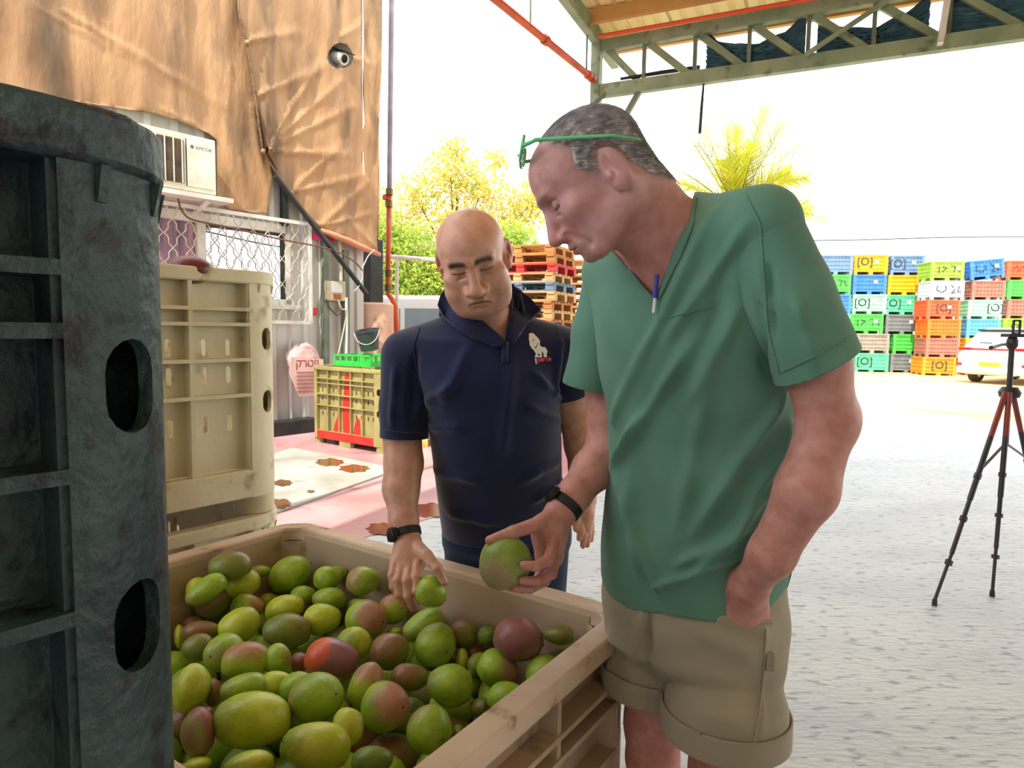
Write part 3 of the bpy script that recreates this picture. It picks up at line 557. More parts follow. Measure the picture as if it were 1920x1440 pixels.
# ================================================================ mangoes
def mango_mat(name, base, base2, blush, dirv, edge=.15, width=.45, bloom=.0):
    m = bpy.data.materials.new(name); m.use_nodes = True; nt = m.node_tree; N = nt.nodes; L = nt.links; b = N['Principled BSDF']
    b.inputs['Roughness'].default_value = .38; b.inputs['Specular IOR Level'].default_value = .45
    tc = N.new('ShaderNodeTexCoord'); oi = N.new('ShaderNodeObjectInfo')
    nz = N.new('ShaderNodeTexNoise'); nz.noise_dimensions = '4D'; nz.inputs['Scale'].default_value = 1.6; L.new(tc.outputs['Object'], nz.inputs['Vector'])
    ml = N.new('ShaderNodeMath'); ml.operation = 'MULTIPLY'; ml.inputs[1].default_value = 37.; L.new(oi.outputs['Random'], ml.inputs[0]); L.new(ml.outputs[0], nz.inputs['W'])
    mx = N.new('ShaderNodeMix'); mx.data_type = 'RGBA'; mx.inputs[6].default_value = (*base, 1); mx.inputs[7].default_value = (*base2, 1)
    mr0 = N.new('ShaderNodeMapRange'); mr0.inputs[1].default_value = .35; mr0.inputs[2].default_value = .65; L.new(nz.outputs['Fac'], mr0.inputs[0]); L.new(mr0.outputs[0], mx.inputs[0])
    # blush side: direction in object space plus noise
    dt = N.new('ShaderNodeVectorMath'); dt.operation = 'DOT_PRODUCT'; dt.inputs[1].default_value = unit(dirv); L.new(tc.outputs['Object'], dt.inputs[0])
    n2 = N.new('ShaderNodeTexNoise'); n2.inputs['Scale'].default_value = 3.; n2.inputs['Detail'].default_value = 6; L.new(tc.outputs['Object'], n2.inputs['Vector'])
    ad = N.new('ShaderNodeMath'); ad.operation = 'MULTIPLY_ADD'; ad.inputs[1].default_value = .9; ad.inputs[2].default_value = -.45; L.new(n2.outputs['Fac'], ad.inputs[0])
    a2 = N.new('ShaderNodeMath'); a2.operation = 'ADD'; L.new(dt.outputs['Value'], a2.inputs[0]); L.new(ad.outputs[0], a2.inputs[1])
    mr = N.new('ShaderNodeMapRange'); mr.interpolation_type = 'SMOOTHSTEP'; mr.inputs[1].default_value = edge; mr.inputs[2].default_value = edge+width; L.new(a2.outputs[0], mr.inputs[0])
    m2 = N.new('ShaderNodeMix'); m2.data_type = 'RGBA'; mr.inputs[4].default_value = .78; L.new(mr.outputs[0], m2.inputs[0]); L.new(mx.outputs[2], m2.inputs[6]); m2.inputs[7].default_value = (*blush, 1)
    # freckles
    vo = N.new('ShaderNodeTexVoronoi'); vo.inputs['Scale'].default_value = 26.; L.new(tc.outputs['Object'], vo.inputs['Vector'])
    vr = N.new('ShaderNodeMapRange'); vr.inputs[1].default_value = .08; vr.inputs[2].default_value = .16; vr.inputs[3].default_value = .18; vr.inputs[4].default_value = 0; L.new(vo.outputs['Distance'], vr.inputs[0])
    m3 = N.new('ShaderNodeMix'); m3.data_type = 'RGBA'; L.new(vr.outputs[0], m3.inputs[0]); L.new(m2.outputs[2], m3.inputs[6]); m3.inputs[7].default_value = (.55, .50, .30, 1)
    L.new(m3.outputs[2], b.inputs['Base Color'])
    nb = N.new('ShaderNodeTexNoise'); nb.inputs['Scale'].default_value = 9.; nb.inputs['Detail'].default_value = 5; L.new(tc.outputs['Object'], nb.inputs['Vector'])
    bp = N.new('ShaderNodeBump'); bp.inputs['Strength'].default_value = .12; bp.inputs['Distance'].default_value = .03; L.new(nb.outputs['Fac'], bp.inputs['Height']); L.new(bp.outputs[0], b.inputs['Normal'])
    rr = N.new('ShaderNodeMapRange'); rr.inputs[3].default_value = .22; rr.inputs[4].default_value = .42; L.new(n2.outputs['Fac'], rr.inputs[0]); L.new(rr.outputs[0], b.inputs['Roughness'])
    return m
G1, G2 = srgb(138, 172, 42), srgb(170, 196, 66); Y1, Y2 = srgb(180, 196, 46), srgb(208, 214, 84)
MM = {'g': mango_mat('mango_green', G1, G2, srgb(150, 150, 84), (1, .3, .2), .5, .5), 'y': mango_mat('mango_yellow', Y1, Y2, srgb(140, 160, 60), (1, .3, .2), .4, .5),
      'd': mango_mat('mango_dark_green', srgb(104, 134, 44), srgb(126, 146, 58), srgb(128, 110, 70), (.3, 1, .2), .4, .5),
      'r': mango_mat('mango_brown', srgb(128, 130, 58), srgb(120, 134, 56), srgb(146, 92, 70), (-.4, -.5, .5), -.2, 1.1),
      'q': mango_mat('mango_rosy_right', G1, G2, srgb(190, 112, 118), (.95, -.2, .35), .0, .8), 'l': mango_mat('mango_rosy_left', G1, G2, srgb(164, 116, 100), (-.95, -.2, .2), .0, .9),
      't': mango_mat('mango_rosy_top', Y1, G2, srgb(178, 100, 104), (-.15, -.2, 1), -.1, .9), 'p': mango_mat('mango_purple', srgb(140, 144, 76), srgb(150, 112, 92), srgb(150, 84, 98), (-.5, -.4, .3), -.6, .9),
      'o': mango_mat('mango_orange', srgb(168, 112, 122), srgb(150, 100, 116), srgb(226, 92, 28), (-1, -.35, .25), .38, .3)}
MM['k'] = mango_mat('mango_dark_red', srgb(120, 44, 46), srgb(96, 36, 44), srgb(110, 110, 50), (1, .2, -.3), .5, .4)
NAMES = {'g': 'green', 'y': 'yellow-green', 'd': 'dark green', 'r': 'reddish brown', 'q': 'green mango with pink right cheek', 'l': 'green mango with ruddy left side', 't': 'green mango with rosy top', 'p': 'purple-red', 'o': 'lilac mango with a bright orange patch'}
def mango_mesh(seed):
    """unit mango, long axis x"""
    r_ = np.random.default_rng(seed); bm = bmesh.new(); bmesh.ops.create_icosphere(bm, subdivisions=4, radius=1.)
    a, b, c3 = r_.uniform(-.10, .10, 3); k = r_.uniform(.10, .2)
    for v in bm.verts:
        x, y, z = v.co; f_ = 1-.13*x+a*x*y*.6+.05*math.sin(2*x+seed)
        yy, zz = y*f_, z*f_
        zz += k*(.35-x*x)*.35; xx = x+.06*z*x
        if x > .8: xx -= (x-.8)*.35                       # blunt stem end with a dimple
        bk = math.exp(-((x+.82)**2+(z+.35)**2+y*y)/.06); xx -= bk*.06; zz -= bk*.06
        v.co = (xx, yy, zz)
    me = bpy.data.meshes.new('mango_flesh'); bm.to_mesh(me); bm.free(); me.shade_smooth(); return me
MMESH = [mango_mesh(s) for s in range(5)]
mb = MB(); mb.lathe([(.055, -.05), (.05, .02), (.03, .035)], (0, 0, 0), 8); STEM = mb.mesh('stem_scar', pm('stem', srgb(92, 72, 44), srgb(60, 48, 34), scale=30), 40)
def mango(c, ax, R, kind, label, group, seed=0, stem=True, up=None):
    """c centre, ax semi axes (x long, y depth, z), R 3x3 columns = axes"""
    me = MMESH[seed % 5]
    o = bpy.data.objects.new('mango', me); COL.objects.link(o)
    if not me.materials: me.materials.append(MM['g'])
    o.material_slots[0].link = 'OBJECT'; o.material_slots[0].material = MM[kind]
    M = np.eye(4); M[:3, :3] = R@np.diag(ax); M[:3, 3] = c; o.matrix_world = Matrix(M.tolist()); tag(o, label, 'mango', group)
    if stem:
        s = bpy.data.objects.new('stem_scar', STEM); COL.objects.link(s); s.parent = o; s.location = (.93, 0, .06); s.rotation_euler = (0, math.pi/2, 0)
    return o
ML = []
def z3(x, y, a, b, t, k): ML.append((300+x/2.881, 940+y/2.881, a/2.881, b/2.881, t, k))
def z4(x, y, a, b, t, k): ML.append((660+x/3.6, 1040+y/3.6, a/3.6, b/3.6, t, k))
for a in ((300, 325, 112, 74, 0, 'r'), (130, 450, 62, 70, 0, 'y'), (245, 480, 112, 62, -30, 'g'), (290, 540, 100, 98, 0, 'r'), (445, 445, 102, 78, -5, 'y'), (465, 352, 60, 34, 0, 'l'), (570, 412, 46, 56, 0, 'r'), (710, 392, 118, 88, -22, 'g'), (805, 345, 46, 46, 0, 'd'), (680, 345, 60, 46, 0, 'd'),
          (910, 415, 78, 62, 0, 'g'), (1035, 362, 62, 42, -10, 'g'), (1100, 430, 92, 72, 0, 'l'), (1205, 407, 46, 40, 0, 'd'), (475, 567, 88, 62, 15, 'q'), (585, 540, 62, 46, 0, 'y'), (680, 580, 106, 70, -8, 'y'), (775, 512, 72, 52, 0, 'g'), (910, 530, 92, 60, 5, 'g'), (985, 507, 48, 38, 10, 'g'),
          (880, 637, 104, 80, 0, 'y'), (430, 672, 118, 90, -25, 'y'), (680, 702, 130, 88, 8, 'r'), (160, 652, 58, 38, 0, 'r'), (225, 702, 98, 52, 5, 'r'), (200, 792, 82, 70, 0, 'r'), (340, 822, 112, 102, -10, 'g'), (470, 862, 128, 98, 5, 't'), (640, 857, 72, 82, 0, 'g'), (108, 730, 30, 62, 0, 'y'),
          (1060, 592, 62, 66, 0, 'g'), (1120, 642, 116, 100, 15, 'q'), (1260, 584, 82, 76, 0, 't'), (1045, 772, 96, 90, 10, 'y'), (935, 852, 148, 102, 14, 'o'), (760, 872, 54, 58, 0, 'p'), (1245, 812, 106, 96, 0, 'r'), (180, 1012, 92, 122, 15, 'y'), (290, 1032, 50, 72, 0, 'r'), (450, 1012, 126, 78, 0, 'g'),
          (630, 987, 92, 66, 0, 'y'), (740, 1002, 92, 76, -10, 'g'), (850, 1062, 147, 122, 0, 'l'), (1120, 1002, 96, 118, 20, 't'), (1225, 1112, 132, 132, 10, 'q'), (490, 1182, 206, 142, 8, 'y'), (670, 1152, 50, 64, 0, 'd'), (200, 1252, 88, 122, 0, 'p'), (250, 1152, 54, 40, 0, 'p'), (1020, 1222, 88, 102, 0, 'y'), (840, 1322, 187, 122, 14, 'y'),
          (475, 1425, 132, 66, 0, 'y'), (205, 1425, 78, 40, 0, 'y'), (1150, 1402, 116, 72, 0, 'd')): z3(*a)
for a in ((670, 392, 58, 54, 0, 'r'), (480, 482, 152, 96, -24, 'g'), (570, 622, 142, 148, 35, 'l'), (740, 712, 50, 76, 0, 'y'), (765, 537, 102, 96, 0, 'r'), (1010, 492, 74, 64, 0, 'd'), (1130, 572, 174, 136, 14, 'p'), (900, 622, 68, 62, 0, 'r'), (1390, 542, 108, 64, 0, 'd'), (1490, 652, 102, 70, -24, 'd'), (850, 742, 84, 78, 0, 'g'),
          (990, 772, 147, 120, 22, 'q'), (1300, 812, 126, 126, 0, 'g'), (395, 832, 132, 92, 5, 'r'), (655, 882, 160, 130, 10, 'g'), (1060, 987, 147, 116, 18, 'g'), (530, 1192, 157, 152, 40, 'l'), (870, 1252, 132, 107, 14, 'y'), (720, 1222, 50, 68, 0, 'd'), (575, 1440, 122, 60, 0, 'l'), (860, 1032, 74, 64, 0, 'd'), (790, 817, 36, 36, 0, 'r'), (290, 527, 54, 40, 0, 'y')): z4(*a)
hxi, hyi = BL/2-.06, BW/2-.06
placed = []
def pile_z(l): return .675-.03*max(0, l[1]/hyi)+.0*l[0]
ML.sort(key=lambda m: -m[1])
rows = {}
for i, (x, y, a, b, t, k) in enumerate(ML):
    for z in np.arange(.655, .765, .005):          # lowest height at which it fits inside the bin walls
        p = gz(x, y, z); l = np.array([(p-bc)@bu, (p-bc)@bvv]); e_ = max(a, b)*1.15/F*p[1]
        if abs(l[0]) < hxi-e_*.95 and l[1] < hyi-e_*.95: break
    d = np.linalg.norm(p-CP); sc = d*np.dot(ray(x, y), fwd)/np.linalg.norm(ray(x, y))/F
    ax_ = a*sc; az_ = b*sc; big = max(ax_, az_)
    if big < .036: z -= .035; p = gz(x, y, z); l = np.array([(p-bc)@bu, (p-bc)@bvv])
    ay_ = max(.034, min(.062, (ax_+az_)/2))
    m_ = max(ax_, ay_)*.92
    l2 = np.array([np.clip(l[0], -hxi+m_, hxi-m_), np.clip(l[1], -hyi+m_*.8, hyi-m_)])
    if np.linalg.norm(l2-l) > .001: p = BP(l2[0], l2[1], z)
    # local frame facing the viewer, tilted in the picture plane
    vd = unit(CP-p); ex = unit(np.cross(Z, vd)); ey = np.cross(vd, ex); th = math.radians(-t)
    e1_ = ex*math.cos(th)+ey*math.sin(th); e3 = -ex*math.sin(th)+ey*math.cos(th)
    if (k in 'rp' and i % 2) and ax_ < az_*1.3: sw = True
    R = np.stack([e1_, np.cross(e3, e1_), e3], 1)
    if i % 3 == 1 and k not in 'oqlt': R = np.stack([-e1_, -np.cross(e3, e1_), e3], 1)
    if max(ax_, az_) < 1.22*min(ax_, az_) and i % 2 == 0:      # stem end turned towards the viewer
        an_ = math.radians(rng.uniform(40, 65)); dpt = R[:, 1]*(1 if np.dot(R[:, 1], vd) > 0 else -1); n1_ = R[:, 0]*math.cos(an_)+dpt*math.sin(an_); R = np.stack([n1_, np.cross(R[:, 2], n1_), R[:, 2]], 1); ay_ = ax_*.96
    placed.append((p, (ax_, ay_, az_), R, k, (x, y)))
# push overlapping neighbours apart along the line of sight
PC = np.array([p[0] for p in placed]); RR = np.array([np.mean(p[1]) for p in placed])
for it in range(40):
    for i in range(len(PC)):
        for j in range(i):
            d = PC[i]-PC[j]; L_ = np.linalg.norm(d); mn = (RR[i]+RR[j])*.86
            if 1e-6 < L_ < mn:
                f_ = (mn-L_)*.25
                for q_, sg in ((i, 1), (j, -1)):
                    vd = unit(PC[q_]-CP); s_ = np.sign(np.dot(d*sg, vd)) or 1; nz_ = PC[q_]+vd*s_*f_
                    if .53 < nz_[2] < .77: PC[q_] = nz_
order = sorted(range(len(placed)), key=lambda i: (round((placed[i][4][1]-1040)/55), placed[i][4][0]))
ordn = ['first', 'second', 'third', 'fourth', 'fifth', 'sixth', 'seventh', 'eighth', 'ninth', 'tenth', 'eleventh', 'twelfth', 'thirteenth', 'fourteenth', 'fifteenth']
rown = ['along far rim', 'in second row', 'in third row', 'in fourth row', 'in fifth row', 'in sixth row', 'in seventh row', 'in nearest row']
cnt = {}
for i in order:
    p, axs, R, k, (x, y) = placed[i]; rw = min(7, max(0, int(round((y-1040)/55)))); cnt[rw] = cnt.get(rw, 0)+1
    nm = NAMES[k]; nm = nm if 'mango' in nm else nm+' mango'
    mango(PC[i], axs, R, k, '%s in tan bin, %s from left %s' % (nm, ordn[min(cnt[rw]-1, 14)], rown[rw]), 'mangoes in the tan bin', i)
# lower layers, glimpsed in the gaps
rr_ = np.random.default_rng(3)
for lay, z in enumerate((.555, .47, .39)):
    gx = np.arange(-hxi+.06, hxi-.04, .108); gy = np.arange(-hyi+.055, hyi-.04, .100)
    for ix, x in enumerate(gx):
        for iy, y in enumerate(gy):
            q = BP(x+rr_.uniform(-.012, .012)+(.05 if (iy+lay) % 2 else 0)*(x < hxi-.12), y+rr_.uniform(-.012, .012), z+rr_.uniform(-.015, .01))
            if abs(x)+abs(y) > hxi+hyi-.10: continue
            if len(PC) and (np.linalg.norm(PC-q, axis=1) < RR+.040).any(): q = q-Z*.03
            th = rr_.uniform(0, 6.28); R = np.array([[math.cos(th), -math.sin(th), 0], [math.sin(th), math.cos(th), 0], [0, 0, 1.]])
            if lay < 2: mango(q, (.060, .050, .047), R, 'gydrg'[rr_.integers(5)], 'mango buried under the top layer of the pile in the tan bin', 'mangoes buried in the tan bin', int(rr_.integers(5)), stem=False)
# the one on top of the upper cream bin
pc_ = at(357, 500, 2.2); mango(pc_-Z*.012, (.075, .06, .045), np.stack([unit(V(1, .1, 0)), unit(V(-.1, 1, 0)), Z], 1), 'k', 'dark red mango showing above the rim of the cream bin', 'mangoes in the cream bin', 1)
rr2 = np.random.default_rng(5)
cc3 = np.array([cw_[0], cw_[1], 0])
for ix in range(9):
    for iy in range(9):
        q = cc3+u_*(-.42+ix*.105)+v_*(-.42+iy*.105)+Z*(1.565+rr2.uniform(-.02, .0))
        if np.linalg.norm((q-pc_)[:2]) < .09: q = q-Z*.04
        th = rr2.uniform(0, 6.28); R = np.array([[math.cos(th), -math.sin(th), 0], [math.sin(th), math.cos(th), 0], [0, 0, 1.]])
        if np.linalg.norm((q-pc_)[:2]) < .30: mango(q, (.060, .050, .045), R, 'gydrp'[rr2.integers(5)], 'mango lying below the rim inside the cream bin', 'mangoes below the cream bin rim', int(rr2.integers(5)), stem=False)
# ================================================================ things by the wall
Pl, Pr = gz(582, 829), gz(716, 853); ou = unit((Pr-Pl)*V(1, 1, 0)); ov = np.array([-ou[1], ou[0], 0]); OL = float(np.linalg.norm(Pr-Pl)); OH = float(at(582, 686, Pl[1])[2]); OW = OL*.72
oc = (Pl+Pr)/2+ov*OW/2; oang = math.atan2(ou[1], ou[0])
M_rp = pm('red_paint', srgb(206, 44, 36), srgb(176, 34, 30), scale=6, rough=.5)
ob = make_bin('plastic_bin', 'olive slotted plastic bin with red paint splashes by the wall', (oc[0], oc[1], .006), oang, OL, OW, OH, M_olive, c=.13)
yf = -OW/2
def ostreak(poly): mb = MB(); mb.prism(poly, (0, yf+.044, 0), (1, 0, 0), (0, 0, 1), (0, -1, 0), .0045); part(ob, 'red_paint_splash', mb, M_rp, world=False)
mb = MB(); mb.mm((-OL/2+.14, yf-.004, .075), (OL/2-.14, yf+.001, .168)); part(ob, 'red_paint_band', mb, M_rp, world=False)
for po in ([(-.07, .17), (.10, .17), (.09, OH*.45), (.06, OH*.75), (.035, OH*.93), (-.03, OH*.93), (-.05, OH*.7), (-.08, OH*.5)], [(-.25, .17), (-.10, .17), (-.11, OH*.30), (-.17, OH*.38), (-.22, OH*.28)], [(.12, .17), (.24, .17), (.23, OH*.36), (.18, OH*.40), (.13, OH*.26)]): ostreak(po)
# load in the olive bin: folded plastic sheet, green tray, bucket
M_clear = pm('clear_film', srgb(190, 190, 180), srgb(160, 158, 146), scale=5, rough=.25)
mb = MB(); n = 24; vs = []
for i in range(n+1):
    for j in range(n+1):
        x, y = (i/n-.5), (j/n-.5); h = OH-.16+.10*math.exp(-((x*3)**2+(y*3)**2))+.03*math.sin(i*1.7)*math.cos(j*1.3)+.015*math.sin(i*3+j*2.3); p = oc+ou*x*OL*.82+ov*y*OW*.82; vs.append((p[0], p[1], h))
k0 = len(vs); vs += [(v[0], v[1], .20) for v in vs]
fs = [(i*(n+1)+j, (i+1)*(n+1)+j, (i+1)*(n+1)+j+1, i*(n+1)+j+1) for i in range(n) for j in range(n)]; fs += [tuple(k0+q for q in f[::-1]) for f in fs]
for i in range(n):
    for a, b in ((i*(n+1), (i+1)*(n+1)), ((i+1)*(n+1)+n, i*(n+1)+n), (i+1, i), (n*(n+1)+i, n*(n+1)+i+1)): fs.append((a, b, k0+b, k0+a))
mb.add(vs, fs); solo('plastic_sheeting', mb, M_clear, 'crumpled clear plastic sheeting filling the olive bin', 'plastic sheet', smooth=True)
tc_ = at(682, 677, oc[1]+.0)-Z*.055; M_gr = pm('tray_green', srgb(52, 196, 72), srgb(40, 170, 60), scale=5, rough=.45)
ty = thing('produce_tray', 'bright green plastic tray lying on the olive bin', 'tray', tuple(tc_), oang+.15)
tl, tw, th_ = .56, .40, .14
mb = MB(); mb.mm((-tl/2, -tw/2, 0), (tl/2, tw/2, .012)); part(ty, 'floor', mb, M_gr, world=False)
for s in (-1, 1):
    mb = MB(); mb.mm((-tl/2, s*tw/2-.006, 0), (tl/2, s*tw/2+.006, th_*.45)); mb2 = MB(); mb2.mm((-tl/2-.01, s*tw/2-.012, th_-.02), (tl/2+.01, s*tw/2+.012, th_)); part(ty, 'side', mb, M_gr, world=False); part(ty, 'rim', mb2, M_gr, world=False)
    mb = MB(); mb.mm((s*tl/2-.006, -tw/2, 0), (s*tl/2+.006, tw/2, th_*.45)); mb2 = MB(); mb2.mm((s*tl/2-.012, -tw/2, th_-.02), (s*tl/2+.012, tw/2, th_)); part(ty, 'side', mb, M_gr, world=False); part(ty, 'rim', mb2, M_gr, world=False)
    for k in range(7): mb = MB(); x = -tl/2+tl*k/6; mb.mm((x-.012, s*tw/2-.008, 0), (x+.012, s*tw/2+.008, th_)); part(ty, 'slat', mb, M_gr, world=False)
    for k in range(5): mb = MB(); x = -tw/2+tw*k/4; mb.mm((s*tl/2-.008, x-.012, 0), (s*tl/2+.008, x+.012, th_)); part(ty, 'slat', mb, M_gr, world=False)
bkc = at(694, 656, oc[1]+.25); M_bk = pm('bucket_black', srgb(46, 52, 58), srgb(62, 68, 72), scale=5, rough=.4)
bk = thing('bucket', 'black plastic bucket tilted above the green tray', 'bucket', tuple(bkc))
tl_ = np.array([unit(V(1, 0, .12)), unit(V(0, 1, .15)), unit(np.cross(unit(V(1, 0, .12)), unit(V(0, 1, .15))))])
mb = MB(); mb.lathe([(.115, 0), (.15, .24), (.16, .24), (.16, .26), (.145, .26), (.11, .01)], bkc, 24, tl_); part(bk, 'pail', mb, M_bk, 35)
mb = MB(); mb.tube([bkc+tl_.T@V(.155*math.cos(a), -.03-.16*math.sin(a)*.6, .25-.16*math.sin(a)) for a in np.linspace(0, math.pi, 14)], .005, 6); part(bk, 'handle', mb, M_white, True)
# hanging plastic bag with a paper notice
bgc = W3(*ws(569, 690, .16), .16); bag = thing('plastic_bag', 'clear plastic bag with pale printed paper hanging on the wall', 'bag', tuple(bgc-Z*.35))
mb = MB(); mb.sphere(bgc+Z*.12, (.24, .12, .22), 18, 12, (v_, u_, Z)); v, f = mb.arrays(); v = v+rng.normal(0, .010, v.shape); mb = MB(); mb.add(v, f); part(bag, 'bag', mb, pm('bag_film', srgb(214, 180, 176), srgb(170, 130, 126), scale=9, rough=.3, bump=.3, bscale=20), True)
mb = MB(); mb.prism([(-.27, .16), (.22, .12), (.23, -.12), (.1, -.36), (-.16, -.36), (-.30, -.06)], bgc+u_*.13, v_, Z, u_, .008); part(bag, 'paper', mb, pm('paper', srgb(228, 196, 188), srgb(214, 176, 168), scale=4))
mb = MB(); text_on(mb, '\u05e7\u05e8\u05d8\u05d5\u05df', bgc+u_*.139+Z*.07-v_*.03, v_, Z, u_, .15); part(bag, 'lettering', mb, pm('print_red', srgb(150, 60, 60)))
for k in range(6): mb = MB(); mb.bar(bgc+u_*.140-v_*.2+Z*(-.04-.05*k), bgc+u_*.140+v_*(.16-.02*k)+Z*(-.05-.05*k), .003, .012, u_); part(bag, 'print_line', mb, MATS['print_red'])
# gold can
cq = gz(792, 839); cn = thing('canister', 'small gold canister with ribbed conical top behind the man\'s elbow', 'canister', tuple(cq))
M_gold = pm('gold', srgb(220, 206, 120), srgb(196, 176, 90), scale=9, rough=.35, metal=.4)
r_ = 11/F*cq[1]; mb = MB(); mb.lathe([(r_, 0), (r_, r_*2.3), (r_*.95, r_*2.4)], cq, 20); part(cn, 'can', mb, M_gold, 40)
mb = MB(); mb.lathe([(r_, r_*2.4), (r_*.6, r_*3.1), (r_*.1, r_*4.0)], cq, 10); part(cn, 'cone_top', mb, M_gold)
# ================================================================ yard behind
M_vw = pm('van_white', srgb(238, 238, 236), None, rough=.3); M_glass = pm('car_glass', srgb(150, 160, 168), None, rough=.08, metal=.5); M_tyre = pm('tyre', srgb(60, 54, 50), srgb(76, 68, 60), scale=9, rough=.85); M_rim = pm('wheel_rim', srgb(170, 170, 172), None, rough=.3, metal=.8)
def wheel(root, c, ax, r, w_):
    mb = MB(); a3 = np.array([unit(np.cross(ax, Z)), Z, ax]); mb.lathe([(r*.62, -w_/2), (r*.95, -w_/2), (r, -w_*.3), (r, w_*.3), (r*.95, w_/2), (r*.62, w_/2)], c, 28, a3, cap=False); t_ = part(root, 'tyre', mb, M_tyre, 40)
    mb = MB(); mb.lathe([(r*.63, -w_*.42), (r*.5, -w_*.2), (r*.12, -w_*.25), (r*.12, w_*.25), (r*.5, w_*.2), (r*.63, w_*.42)], c, 24, a3); part(root, 'wheel_disc', mb, M_rim, 40)
VA = math.radians(80); vb = at(778, 700, 13.5)*V(1, 1, 0)
vn = thing('van', 'white delivery van parked behind the red pipe', 'van', tuple(vb), VA)
hv = at(780, 557, 13.5)[2]
def loft(mb, secs):
    """secs: list of closed rings (same count)"""
    n = len(secs[0]); mb.add(np.concatenate([np.asarray(s) for s in secs]), [(i*n+j, i*n+(j+1) % n, (i+1)*n+(j+1) % n, (i+1)*n+j) for i in range(len(secs)-1) for j in range(n)]+[tuple(range(n))[::-1], tuple((len(secs)-1)*n+j for j in range(n))]); return mb
def ringx(x, hw, z0, z1, tw): return [(x, -hw, z0), (x, -hw*1.0, (z0+z1)*.5), (x, -hw*tw, z1-.12), (x, -hw*tw+.15, z1), (x, hw*tw-.15, z1), (x, hw*tw, z1-.12), (x, hw, (z0+z1)*.5), (x, hw, z0)]
mb = MB(); loft(mb, [ringx(-.75, .9, .35, hv-.05, .94), ringx(-.65, .95, .33, hv, .94), ringx(2.6, .95, .33, hv, .94), ringx(3.3, .95, .33, hv-.35, .88), ringx(3.75, .93, .35, 1.25, .95), ringx(4.5, .88, .38, 1.0, .93)]); part(vn, 'body', mb, M_vw, 30, world=False, bevel=.03)
mb = MB(); mb.mm((-.77, -.85, 1.25), (-.74, -.05, hv-.25)); mb2 = MB(); mb2.mm((-.77, .05, 1.25), (-.74, .85, hv-.25)); part(vn, 'rear_window', mb, M_glass, world=False); part(vn, 'rear_window', mb2, M_glass, world=False)
mb = MB(); mb.mm((.3, -.965, 1.0), (.32, -.94, 1.02)); mb.mm((-.6, -.965, 1.12), (2.4, -.945, 1.14)); part(vn, 'side_trim', mb, M_grn, world=False)
mb = MB(); mb.mm((-.82, -.9, .38), (-.7, .9, .58)); part(vn, 'bumper', mb, M_dark, world=False, bevel=.02)
for x in (.3, 3.4):
    for y in (-.86, .86): wheel(vn, np.array([*vb, ])+np.array([math.cos(VA)*x-math.sin(VA)*y, math.sin(VA)*x+math.cos(VA)*y, .34]), np.array([-math.sin(VA), math.cos(VA), 0]), .34, .2)
# ---- trees
M_bark = pm('bark', srgb(110, 84, 58), srgb(84, 64, 46), scale=8, rough=.9, bump=.4, bscale=20)
def leafmat(nm, a, b):
    m = pm(nm, a, b, scale=1.4, rough=.6); nt = m.node_tree; bs = nt.nodes['Principled BSDF']
    t = nt.nodes.new('ShaderNodeBsdfTranslucent'); mx = nt.nodes.new('ShaderNodeMixShader'); mx.inputs[0].default_value = .45; src = bs.inputs['Base Color'].links[0].from_socket
    nt.links.new(src, t.inputs[0]); nt.links.new(bs.outputs[0], mx.inputs[1]); nt.links.new(t.outputs[0], mx.inputs[2]); nt.links.new(mx.outputs[0], nt.nodes['Material Output'].inputs[0]); return m
M_leaf = leafmat('leaf_yellow', srgb(216, 204, 104), srgb(176, 184, 84)); M_leaf2 = leafmat('leaf_green', srgb(184, 204, 84), srgb(140, 176, 64)); M_leafo = leafmat('leaf_orange', srgb(222, 180, 96), srgb(206, 194, 96))
def leaves(clumps, n, size, seed):
    r_ = np.random.default_rng(seed); C_ = np.array([c[0] for c in clumps]); S_ = np.array([c[1] for c in clumps]); wts = np.array([np.prod(s)**.7 for s in S_]); k = r_.choice(len(C_), n, p=wts/wts.sum())
    d = r_.normal(size=(n, 3)); d /= np.linalg.norm(d, axis=1)[:, None]; p = C_[k]+d*S_[k]*(r_.uniform(.1, 1.25, n)**.7)[:, None]
    a = r_.normal(size=(n, 3)); a /= np.linalg.norm(a, axis=1)[:, None]; b = np.cross(a, r_.normal(size=(n, 3))); b /= np.linalg.norm(b, axis=1)[:, None]
    s = size*r_.uniform(.6, 1.3, n)[:, None]; q = np.stack([p-a*s, p+b*s*.42, p+a*s, p-b*s*.42], 1).reshape(-1, 3)
    mb = MB(); mb.v = [q]; mb.n = len(q); mb.f = [(4*i, 4*i+1, 4*i+2, 4*i+3) for i in range(n)]; return mb
def tree(lab, base, ht, clumps, n, size, m, seed, m2=None, n2=0):
    r = thing('tree', lab, 'tree', tuple(base), group='trees and bushes across the yard'); top = np.mean([c[0] for c in clumps], 0)
    mb = MB(); mb.tube([base, base+Z*ht*.25+V(.08, 0, 0), (base+top)/2, top], [.16, .12, .09, .04], 8); part(r, 'trunk', mb, M_bark, True)
    for c, s in clumps[:7]: mb = MB(); mb.tube([(base+top)/2, ((base+top)/2+c)/2+V(0, 0, .2), c], [.06, .04, .015], 6); part(r, 'branch', mb, M_bark, True)
    o = part(r, 'foliage', leaves(clumps, n, size, seed), m); o['kind'] = 'stuff'
    if m2: o = part(r, 'foliage', leaves(clumps, n2, size, seed+50), m2); o['kind'] = 'stuff'
    return r
TY = 22.
def cl(px, py, rx, ry, Y=TY): return (at(px, py, Y), V(rx/F*Y, rx/F*Y*.8, ry/F*Y))
